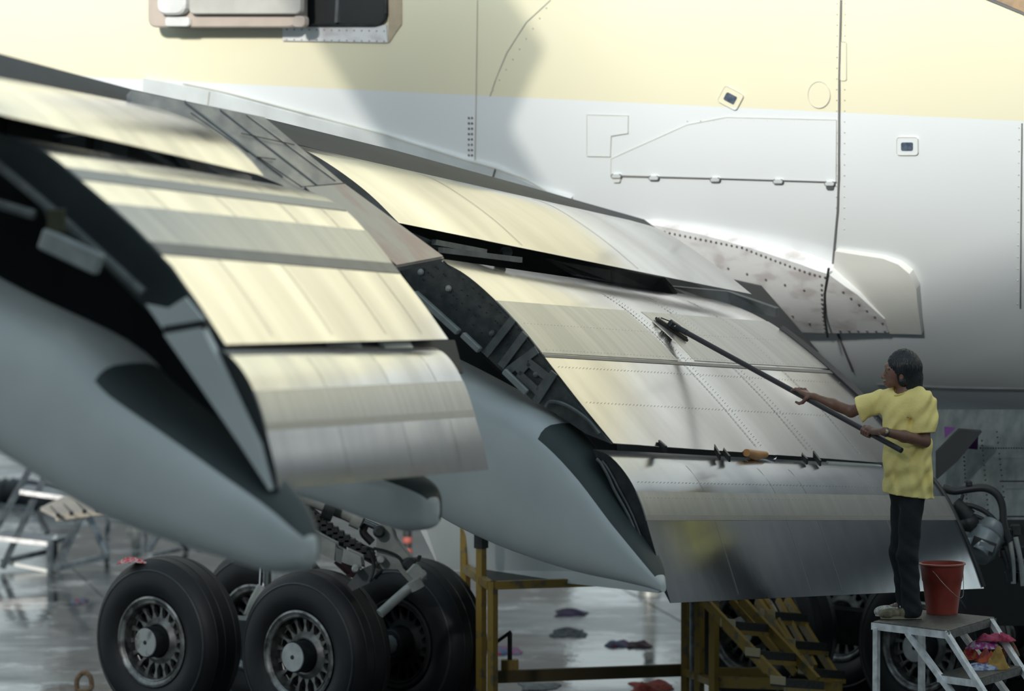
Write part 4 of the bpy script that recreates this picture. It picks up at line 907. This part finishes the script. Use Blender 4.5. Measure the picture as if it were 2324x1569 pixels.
# head, facing left
B.ell(L(2050, 831), (.094, .074, .100), .02).ell(L(2030, 848), (.060, .060, .070), .03).ell(L(2024, 868), (.040, .042, .034), .025).ell(L(2017, 876), (.018, .022, .014), .015)
B.cap(L(2014, 832), L(2016, 832, .02), .018, .016, .02).cap(L(2011, 841), L(2003, 856.5), .0068, .0115, .010).ell(L(2007, 858, -.010), (.008, .007, .006), .006).ell(L(2007, 858, .010), (.008, .007, .006), .006)
B.ell(L(2007, 866), (.011, .021, .0055), .006).ell(L(2008, 870.8), (.011, .019, .0065), .006)
B.cap(L(2017, 837.5, -.045), L(2011, 838, -.012), .008, .008, .008)
for s_ in (-1, 1): B.sub(L(2011, 845, .031 * s_), (.012, .015, .009))
for s_ in (-1, 1): B.ell(L(2016.2, 845, .031 * s_), (.013, .014, .0125), .004)
B.ell(L(2046, 856, -.068), (.017, .010, .027), .006); B.sub(L(2044, 856, -.079), (.008, .005, .014))
B.cap(L(2052, 866), L(2058, 900), .050, .058, .03)
# torso (under the shirt), arms
B.cap(RS, LS, .055, .055, .05).ell(L(2050, 950), (.10, .08, .15), .05).ell(L(2058, 1030), (.09, .075, .15), .04).ell(L(2060, 1095), (.095, .075, .10), .04)
B.cap(RS, RE, .046, .037, .03).cap(RE, (RE + RW) / 2, .037, .036, .02).cap((RE + RW) / 2, RW, .036, .0235, .02)
B.cap(LS, LE, .048, .039, .03).cap(LE, (LE + LW) / 2, .039, .037, .02).cap((LE + LW) / 2, LW, .037, .0245, .02)
HIPS = [(L(2070, 1130, -.06), L(2060, 1262, -.085), L(2070, 1385, -.10)), (L(2050, 1130, .06), L(2043, 1256, .07), L(2058, 1372, .07))]
for h_, k_, a_ in HIPS: B.cap(h_, k_, .062, .050, .02).cap(k_, a_, .05, .036, .02).cap(a_, a_ + np.array((-.10, 0, -.03)), .034, .028, .02)
# hands on the pole
pb = np.array(butt - OR); ph = np.array(hd - OR); pdv = (ph - pb) / np.linalg.norm(ph - pb)
def onpole(px): # parameter by pixel x
    lo_, hi_ = 0.0, 3.0
    for _ in range(40):
        m_ = (lo_ + hi_) / 2; q_ = Vector((pb + pdv * m_).tolist()) + OR; X = CX + FP * q_.x / (q_.y * cp - (q_.z - HC) * sp)
        if X > px: lo_ = m_
        else: hi_ = m_
    return pb + pdv * lo_
up_ = np.array((0, 0, 1.0)); up_ -= pdv * (up_ @ pdv); up_ /= np.linalg.norm(up_); fr_ = np.cross(pdv, up_); 
if fr_[1] > 0: fr_ = -fr_
# left hand: closes round the pole
g_ = onpole(1972); pal = g_ + up_ * .012 + fr_ * -.012 - pdv * .01
B.cap(LW, g_ - pdv * .035 + up_ * .022 + fr_ * .012, .0235, .022, .02)
B.ell(g_ - pdv * .012 + up_ * .024 + fr_ * .006, (.040, .026, .020), .014, tilt=-.4)
for i in range(4):
    c_ = g_ + pdv * (.036 - .019 * i); ln = (1.0, 1.05, 1.0, .85)[i]
    kn = c_ + up_ * .030 + fr_ * .014; p1_ = c_ + up_ * .010 + fr_ * (.034 * ln); p2_ = c_ - up_ * .016 * ln + fr_ * .028; p3_ = c_ - up_ * .026 * ln + fr_ * .006
    B.cap(g_ - pdv * .012 + up_ * .026, kn, .011, .0105, .008).cap(kn, p1_, .0100, .0095, .004).cap(p1_, p2_, .0094, .0088, .003).cap(p2_, p3_, .0086, .0078, .003)
B.cap(g_ - pdv * .01 + up_ * .025 - fr_ * .01, g_ + pdv * .03 + up_ * .026 - fr_ * .020, .0125, .011, .008).cap(g_ + pdv * .03 + up_ * .026 - fr_ * .020, g_ + pdv * .062 + up_ * .020 - fr_ * .012, .0105, .0085, .004)
# right hand: rests over the pole, fingers along it, thumb below
h_ = onpole(1830); B.cap(RW, h_ + up_ * .026 - pdv * .02, .0235, .022, .02).ell(h_ + up_ * .025 + pdv * .005, (.045, .030, .017), .012, tilt=-.4)
for i in range(4):
    s_ = (i - 1.5) * .021; ln = (.92, 1.05, 1.0, .8)[i]
    k0 = h_ + pdv * .035 + up_ * .030 - fr_ * s_; k1 = k0 + pdv * (.036 * ln) + up_ * .006 - fr_ * s_ * .35; k2 = k1 + pdv * (.024 * ln) - up_ * .008; k3 = k2 + pdv * (.016 * ln) - up_ * .014
    B.cap(h_ + up_ * .026 - fr_ * s_ * .6, k0, .012, .0108, .008).cap(k0, k1, .0100, .0092, .004).cap(k1, k2, .0092, .0085, .003).cap(k2, k3, .0085, .0075, .003)
t0 = h_ - pdv * .02 + up_ * .01 + fr_ * .024; t1 = h_ + pdv * .005 - up_ * .030 + fr_ * .020; t2 = h_ + pdv * .035 - up_ * .050 + fr_ * .015; t3 = t2 + pdv * .028 - up_ * .002
B.cap(t0, t1, .014, .012, .01).cap(t1, t2, .0115, .0105, .004).cap(t2, t3, .0100, .0085, .003)
B.mesh('body', M_skin, PM, OR)
# shirt: trunk and two sleeves, each cut at its own hem, then joined
def newS(): return SDF((-.45, -.36, .68), (.30, .42, 1.56), .006)
Sh = newS()
Sh.cap(RS + (.02, 0, -.012), LS + (-.02, 0, -.012), .066, .070, .04).cap(L(2020, 905, .05), L(2090, 905, -.04), .07, .07, .05)
for (x, y, rx_, ry_) in ((2054, 930, .150, .115), (2060, 975, .152, .122), (2061, 1020, .155, .135), (2061, 1060, .158, .145), (2062, 1100, .158, .150), (2063, 1140, .160, .152)): Sh.ell(L(x, y), (rx_, ry_, .13), .03, yaw=-.25)
X, Y, Z = Sh.grid()
def cut(S_, p, n, mask=None):
    n = np.array(n, float); n /= np.linalg.norm(n); d = ((X - p[0]) * n[0] + (Y - p[1]) * n[1] + (Z - p[2]) * n[2])
    S_.a = np.maximum(S_.a, d if mask is None else np.where(mask, d, -1))
fold = .0060 * np.sin(X * 70 + 3 * np.sin(Z * 8) + Y * 24 + 2 * np.sin(Z * 3)) * np.clip((1.46 - Z) * 4, .25, 1) + .0060 * np.sin(X * 34 - Z * 26 + Y * 30) + .0035 * np.sin(Z * 55 - X * 60 + 2 * np.sin(X * 20)) + .004 * np.sin(X * 95 + Z * 25) * np.clip(1.2 - Z, 0, .5) * 2
fold = (fold * 1.15 - .004).astype(np.float32); Sh.a += fold
cut(Sh, L(2010, 1118), (-.13, .0, -1))
Sr = newS(); Sr.cap(RS, L(1950, 928, .20), .072, .080, .04).cap(L(1950, 930, .20), L(1922, 940, .25), .082, .084, .02); Sr.a += fold; cut(Sr, L(1950, 933, .2), (-.92, .15, -.32))
Sl = newS(); Sl.cap(LS, L(2098, 960, -.12), .074, .078, .03).cap(L(2098, 960, -.12), L(2090, 1012, -.13), .078, .082, .02); Sl.a += fold; cut(Sl, L(2090, 984, -.12), (.06, -.1, -1))
for q_ in (Sr, Sl): Sh.un((slice(None),) * 3, q_.a, .022)
Sh.sub(L(2050, 884), (.062, .066, .052)); Sh.mesh('shirt', M_shirt, PM, OR)
MB().tube([Vector((L(2050, 890) + np.array((.072 * math.cos(a), .073 * math.sin(a), -.006 + .020 * math.cos(a)))).tolist()) + OR for a in np.linspace(0, 2 * math.pi, 33)], .0075, 6).build('collar', mat('yellow_rib_collar', (.78, .64, .18), .9), PM, smooth=True)
MB().box(Vector(L(2060, 948, -.155).tolist()) + OR, (.014, .004, .004)).build('chest_emblem', mat('emblem_dark', (.05, .10, .12), .6), PM)
# trousers
Tr = SDF((-.25, -.30, -.02), (.22, .30, .95), .006)
Tr.ell(L(2060, 1115), (.118, .105, .11), .04)
for h_, k_, a_ in HIPS: Tr.cap(h_, k_, .080, .066, .04).cap(k_, a_, .066, .060, .03).cap(a_, a_ + np.array((-.01, 0, -.02)), .062, .062, .02)
X, Y, Z = Tr.grid(); Tr.a += .003 * np.sin(Z * 70 + X * 60) * np.clip(1 - Z * 1.2, .2, 1) + .003 * np.sin(Z * 25 + Y * 40 + X * 20)
cut(Tr, (0, 0, .012), (0, 0, -1)); Tr.mesh('trousers', M_trou, PM, OR)
# hair
Ha = SDF((-.22, -.16, 1.36), (.18, .18, 1.80), .0045)
Ha.ell(L(2051, 829), (.106, .088, .106), .02).cap(L(2066, 838), L(2068, 874), .078, .066, .03).cap(L(2074, 860), L(2074, 884, 0), .058, .050, .02).cap(L(2044, 835, -.055), L(2048, 868, -.055), .030, .026, .02).cap(L(2044, 835, .055), L(2048, 868, .055), .030, .026, .02)
X, Y, Z = Ha.grid(); an = np.arctan2(Y, X + .02); Ha.a += .0022 * np.sin(an * 46 + 4 * np.sin(Z * 30)) + .0015 * np.sin(an * 91 + Z * 20)
p0, p1 = L(2013, 816), L(2038, 872); dx, dz = (p1 - p0)[0], (p1 - p0)[2]; nx_, nz_ = dz, -dx; ll = math.hypot(nx_, nz_); nx_, nz_ = nx_ / ll, nz_ / ll
if nx_ > 0: nx_, nz_ = -nx_, -nz_
dcut = (X - p0[0]) * nx_ + (Z - p0[2]) * nz_ - .012 * np.clip(np.abs(Y) / .06, 0, 1); Ha.a = np.maximum(Ha.a, np.where(Z < L(2013, 814)[2], dcut, -1)); cut(Ha, L(2060, 889), (.1, 0, -1))
Ha.sub(L(2046, 857, -.09), (.020, .03, .024)); Ha.mesh('hair', M_hair, PM, OR)
for s_ in (-1, 1): MB().sphere(Vector(L(2013.6, 845.2, .031 * s_).tolist()) + OR, .0075, 6).build('eye', mat('eye_dark', (.02, .015, .012), .2), PM, smooth=True)
MB().tube([Vector(L(x, 837, -.03 + .0).tolist()) + OR + Vector((dx_, dy_, dz_)) for x, dx_, dy_, dz_ in ((2011, 0, .02, 0), (2012, 0, .0, .003), (2018, 0, -.025, -.002))], .0032, 6).build('eyebrow', M_hair, PM, smooth=True)
# shoes
for i, (h_, k_, a_) in enumerate(HIPS):
    F_ = SDF((a_[0] - .30, a_[1] - .09, -.03), (a_[0] + .12, a_[1] + .09, .16), .005); x, y = a_[0], a_[1]; z0 = 0.0 if True else 0
    F_.ell((x - .075, y, .032), (.125, .043, .040), .03).ell((x - .155, y, .030), (.055, .045, .032), .03).ell((x + .0, y, .045), (.060, .038, .050), .03).cap((x - .01, y, .06), (x + .01, y, .095), .042, .040, .02)
    X, Y, Z = F_.grid(); cut(F_, (0, 0, .012), (0, 0, -1)); cut(F_, (0, 0, .11), (0, 0, 1))
    sh = F_.mesh('shoe', M_shoe if i else M_shoe2, PM, OR); tag(sh, 'pale worn shoe with laces' if i else 'tan worn shoe')
    P = [OR + Vector((x + cx_, y + s_ * wy, .002)) for s_, seq in ((1, ((-.205, .012), (-.19, .03), (-.13, .045), (-.05, .040), (.03, .038), (.062, .02))), (-1, ((.062, .02), (.03, .038), (-.05, .040), (-.13, .045), (-.19, .03), (-.205, .012)))) for cx_, wy in seq]
    k = len(P); V = P + [p + Vector((0, 0, .022)) for p in P]; MB().add(V, [tuple(range(k))[::-1], tuple(range(k, 2 * k))] + [(j, (j + 1) % k, k + (j + 1) % k, k + j) for j in range(k)]).build('sole', mat('sole_white' if i else 'sole_tan', (.55, .53, .47) if i else (.30, .27, .18), .7), sh, bevel=.003)
    for j in range(4): MB().tube([OR + Vector((x - .10 + .022 * j, y + s_ * .022, .075 + .009 * j - abs(s_) * .004)) for s_ in (-1, 0, 1)], .004, 5).build('lace', mat('lace_white', (.6, .6, .58), .8), sh)
# watch
wd_ = (LW - LE) / np.linalg.norm(LW - LE); wc_ = OR + Vector((LW - wd_ * .018).tolist())
MB().lathe([(.0285, -.009), (.031, -.006), (.031, .006), (.0285, .009)], wc_, Vector(wd_.tolist()), 28).build('watch_strap', mat('watch_strap_steel', (.10, .09, .08), .4, .6), PM, smooth=True)
wf_ = wc_ + Vector((.0, -.030, .006)); MB().lathe([(1e-4, .006), (.011, .006), (.0135, .005), (.015, .002), (.015, -.006)], wf_, (0, -1, .2), 24).build('watch_face', mat('watch_gold', (.55, .50, .34), .3, .6, (.3, .28, .2), 200), PM, smooth=True)

# ------------------------------------------------------------------ rags
def rag(loc, sx_, sy_, hz_, m, label, group=None, seed=1, cat='cloth', drape=0, ang=0):
    rnd = random.Random(seed); N = 18; ph = [rnd.uniform(0, 6.28) for _ in range(8)]; fr = [rnd.uniform(2.5, 6) for _ in range(8)]; V = []; F = []
    ca, sa = math.cos(ang), math.sin(ang)
    for lay_ in (0, 1):
        for i in range(N + 1):
            for j in range(N + 1):
                u = i / N * 2 - 1; v = j / N * 2 - 1; r = math.hypot(u, v); rr = 1 + .16 * math.sin(3 * math.atan2(v, u) + ph[0]) + .08 * math.sin(7 * math.atan2(v, u) + ph[1])
                h = max(0, 1 - max(abs(u), abs(v)) ** 2.4) * (.55 + .25 * math.sin(u * fr[2] + ph[2] + v * 3) + .2 * math.sin(v * fr[3] + ph[3] + u * 4) + .16 * math.sin((u + v) * fr[4] * 1.5 + ph[4]))
                x = u * sx_ * rr / 2; y = v * sy_ * rr / 2; z = (h * hz_ + .006 if lay_ == 0 else .001) - drape * (u * sx_ / 2) ** 2
                V.append(Vector(loc) + Vector((x * ca - y * sa, x * sa + y * ca, z)))
    Lx = (N + 1) ** 2
    for i in range(N):
        for j in range(N): a = i * (N + 1) + j; qd = (a, a + N + 1, a + N + 2, a + 1); F.append(qd); F.append(tuple(x + Lx for x in qd[::-1]))
    ring = [j for j in range(N + 1)] + [i * (N + 1) + N for i in range(1, N + 1)] + [N * (N + 1) + j for j in range(N - 1, -1, -1)] + [i * (N + 1) for i in range(N - 1, 0, -1)]
    for i in range(len(ring)): a, b_ = ring[i], ring[(i + 1) % len(ring)]; F.append((a, b_, b_ + Lx, a + Lx))
    return tag(MB().add(V, F).build('rag', m, None, smooth=True), label, cat, group)
def cm(n, a, b_, sc=25): return mat('cloth_' + n, a, .85, 0, b_, sc, lo=.44, hi=.54)
s1 = stp[0]; cst = (s1[0] + s1[1] + s1[2] + s1[3]) / 4
def onst(px, py, dz=0): 
    p = onz(px, py + 15, s1[0].z); return Vector((p.x, p.y, s1[0].z + dz))
rag(onst(2232, 1505), .20, .14, .05, cm('bluewhite', (.45, .50, .62), (.16, .18, .30)), 'blue and white rag at the bottom of the pile on the white step', 'rags on the step', 1)
rag(onst(2262, 1504, .0), .15, .12, .13, cm('mustard', (.42, .26, .07), (.36, .20, .05)), 'mustard yellow rag at the right front of the pile on the white step', 'rags on the step', 2)
rag(onst(2238, 1496, .02), .12, .12, .09, cm('orange', (.50, .10, .04), (.30, .06, .08)), 'orange rag in the middle of the pile on the white step', 'rags on the step', 3)
rag(onst(2204, 1492, .03), .12, .12, .08, cm('red', (.52, .03, .06), (.45, .22, .05), 40), 'bright red rag at the left end of the pile on the white step', 'rags on the step', 4)
rag(onst(2278, 1490, .05), .17, .14, .11, cm('olive', (.12, .10, .06), (.30, .10, .07), 30), 'olive and rust patterned rag on the right side of the pile on the step', 'rags on the step', 5)
rag(onst(2232, 1492, .10), .20, .13, .07, cm('magenta', (.42, .06, .28), (.60, .50, .58)), 'magenta and white rag across the upper left of the pile on the step', 'rags on the step', 6, ang=.3)
rag(onst(2262, 1492, .15), .21, .13, .075, cm('crimson', (.36, .03, .07), (.46, .08, .14)), 'crimson rag peaking on top of the pile on the white step', 'rags on the step', 7, ang=-.3)
rag(onz(1296, 1394, 0), .25, .4, .05, cm('purple', (.03, .015, .07), (.015, .01, .02)), 'dark purple rag lying on the wet floor behind the work stand', 'rags on the floor', 8)
rag(onz(1290, 1439, 0), .27, .5, .045, cm('slate', (.06, .08, .09), (.015, .02, .025)), 'wet slate grey rag lying across the floor joint', 'rags on the floor', 9)
rag(onz(1402, 1464, 0), .18, .35, .04, cm('bluered', (.05, .12, .20), (.15, .03, .06)), 'blue and red rag on the floor left of a black rag', 'rags on the floor', 10)
rag(onz(1450, 1466, 0), .18, .35, .045, cm('black', (.02, .015, .018), (.07, .01, .02)), 'black rag on the floor, rightmost behind the work stand', 'rags on the floor', 11)
rag(onz(1152, 1478, 0), .20, .45, .04, cm('bluepink', (.07, .20, .32), (.40, .06, .14)), 'blue and pink rag on the floor beside the jack box', 'rags on the floor', 12)
rag(onz(1478, 1562, 0), .30, .5, .07, cm('rust', (.35, .06, .03), (.22, .03, .02)), 'rust red rag on the floor at the lower edge of the picture', 'rags on the floor', 13)
rag(onz(1225, 1560, 0), .28, .4, .03, cm('pale', (.25, .27, .27), (.16, .17, .17)), 'pale grey rag on the floor right of the front stand leg', 'rags on the floor', 14)
rag(onz(180, 1366, 0), .13, .35, .04, cm('bluedark', (.05, .11, .17), (.20, .04, .05)), 'small blue and red rag on the floor left of the nearest tire', 'rags on the floor', 15)
rt = ws[0] + Vector((0, 0, .625)); rag(W(306, 1276, rt.y) , .24, .16, .03, cm('redcheck', (.50, .04, .06), (.55, .45, .45), 60), 'red and white checked rag lying on top of the left tire', None, 16, drape=.9)

# ------------------------------------------------------------------ left background: grey step stands, panel, hose, cone post
GS = thing('step_stand', onz(115, 1300, 0), 'grey galvanised step stand with wet mesh steps at the far left', 'stand')
def gb(a, b_, w_=.045, m=M_gst, name='strut', par=GS): MB().beam(W(*a), W(*b_), w_, w_).build(name, m, par)
gd_ = onz(115, 1300, 0).y
dF, dBk = gd_, gd_ + 1.0
for a_, b_, d_ in (((-20, 1222), (75, 1052), dBk), ((5, 1290), (112, 1060), dF), ((120, 1296), (205, 1130), dF), ((125, 1300), (205, 1130), dF)):
    gb((*a_, d_), (*b_, d_ + .3))
gb((113, 1225, dF), (113, 1300, dF), .045, M_gst, 'leg'); gb((124, 1220, dF + .1), (126, 1270, dBk), .045, M_gst, 'leg'); gb((245, 1165, dBk), (243, 1282, dBk - .4), .045, M_gst, 'leg')
gb((70, 1140, dF + .4), (108, 1210, dF)); gb((198, 1165, dBk), (243, 1262, dBk - .4)); gb((125, 1292, dF), (243, 1262, dBk - .4)); gb((5, 1275, dF + .3), (115, 1250, dF + .8)); gb((8, 1276, dF + .2), (108, 1296, dF), .03, M_canoe)
for x0, y0, x1, y1, x2, y2, x3, y3 in ((45, 1112, 152, 1127, 168, 1112, 60, 1100), (-40, 1213, 108, 1230, 155, 1216, 20, 1203)):
    Vt = [W(x0, y0, dF + .1), W(x1, y1, dF), W(x2, y2, dF + .7), W(x3, y3, dF + .7)]; q = Vt + [v - Vector((0, 0, .02)) for v in Vt]
    MB().add(q, [(0, 1, 2, 3), (7, 6, 5, 4)] + [(i, i + 4, (i + 1) % 4 + 4, (i + 1) % 4) for i in range(4)]).build('step', M_gtop, GS)
    MB().beam(Vt[0] - Vector((0, 0, .02)), Vt[1] - Vector((0, 0, .02)), .02, .04).build('step_edge', M_wst, GS)
    MB().beam(Vt[1] - Vector((0, 0, .02)), Vt[2] - Vector((0, 0, .02)), .02, .04).build('step_edge', M_gst, GS)
G2 = thing('step_stand', onz(330, 1262, 0), 'partly hidden grey step stand behind the left tire', 'stand')
for a_, b_ in (((327, 1160, 61), (327, 1255, 61)), ((337, 1250, 60.8), (372, 1190, 61.2)), ((404, 1205, 61), (425, 1245, 61.6)), ((452, 1222, 62), (452, 1268, 62)), ((340, 1262, 61), (452, 1240, 62)), ((327, 1175, 61), (400, 1185, 61.6))):
    gb(a_, b_, .045, M_gst, 'strut', G2)
MB().beam(W(405, 1238, 62), W(450, 1242, 62), .05, .02).build('brace_plate', M_gst, G2)
PN = quadslab('removed_panel', [W(92, 1152, 57.5), W(190, 1105, 58.4), W(272, 1155, 57.5), W(145, 1178, 57)], mat('panel_beige', (.42, .40, .36), .5, 0, (.36, .34, .31), 6), None, .03)
tag(PN, 'beige fairing panel with a row of fasteners propped on the far left step stand', 'panel')
MB().beam(W(128, 1176, 56.9), W(274, 1156, 57.4), .02, .05).build('panel_flange', mat('panel_flange_beige', (.50, .47, .40), .5), PN)
for k in range(5):
    x = 132 + k * 30; y = 1170 - k * 4.5; MB().sphere(W(x, y, 56.85), .022, 5).build('fastener', M_dark, PN)
    MB().tube([W(x, y, 56.9), W(x - 18, y - 22, 57.6)], .005, 5).build('lanyard', M_dark, PN)
HS = MB(); pts = catmull([onz(-60, 1115, .09), onz(40, 1118, .09), onz(90, 1126, .09), onz(150, 1135, .09)], 16); rs = [.13 + .02 * math.sin(i * 1.9) for i in range(len(pts))]
tag(HS.tube(pts, rs, 14).build('corrugated_hose', mat('corrugated_hose_grey', (.10, .11, .12), .5, 0, (.05, .055, .06), 9), None, smooth=True), 'thick grey corrugated hose lying on the floor behind the left stand', 'hose')
rp0 = onz(190, 1566, .03)
tag(MB().tube([rp0 + Vector(v) for v in ((-.05, 0, -.02), (-.05, .0, .08), (0, .02, .13), (.05, 0, .10), (.06, 0, .02), (.03, -.1, .0), (-.04, -.12, .0))], .02, 8, smooth=5).build('rope', mat('tan_rope', (.25, .17, .10), .8, 0, (.12, .08, .05), 60), None, smooth=True), 'loop of tan rope on the floor against the left tire', 'rope')
wp = onz(925, 1340, 0)
WP = thing('warning_post', wp, 'black post with faded red bands behind the landing gear', 'post')
tp = W(925, 1195, wp.y); MB().tube([wp, Vector((wp.x, wp.y, tp.z))], .038, 14).build('pole', M_dark, WP, smooth=True)
for k in range(4):
    z = tp.z - .12 - k * .10; MB().lathe([(.040, -.025), (.042, -.02), (.042, .02), (.040, .025)], (wp.x, wp.y, z), (0, 0, 1), 20).build('red_band', mat('faded_red', (.40, .10, .08), .6), WP, smooth=True)
MB().lathe([(1e-4, .03), (.14, .03), (.16, 0), (1e-4, 0)], wp, (0, 0, 1), 24).build('base', M_dark, WP)
# support columns standing on the far floor (just their feet show)
for x, y, lab in ((310, 1205, 'pale round pipe foot on the floor behind the left fairing'), (1474, 1352, 'pale round jack foot on the floor under the flap')):
    p = onz(x, y, 0); o = MB().lathe([(1e-4, .9), (.05, .9), (.05, .08), (.09, .06), (.10, 0), (1e-4, 0)], p, (0, 0, 1), 20).build('jack_post', M_strut, None, smooth=True); tag(o, lab, 'post')
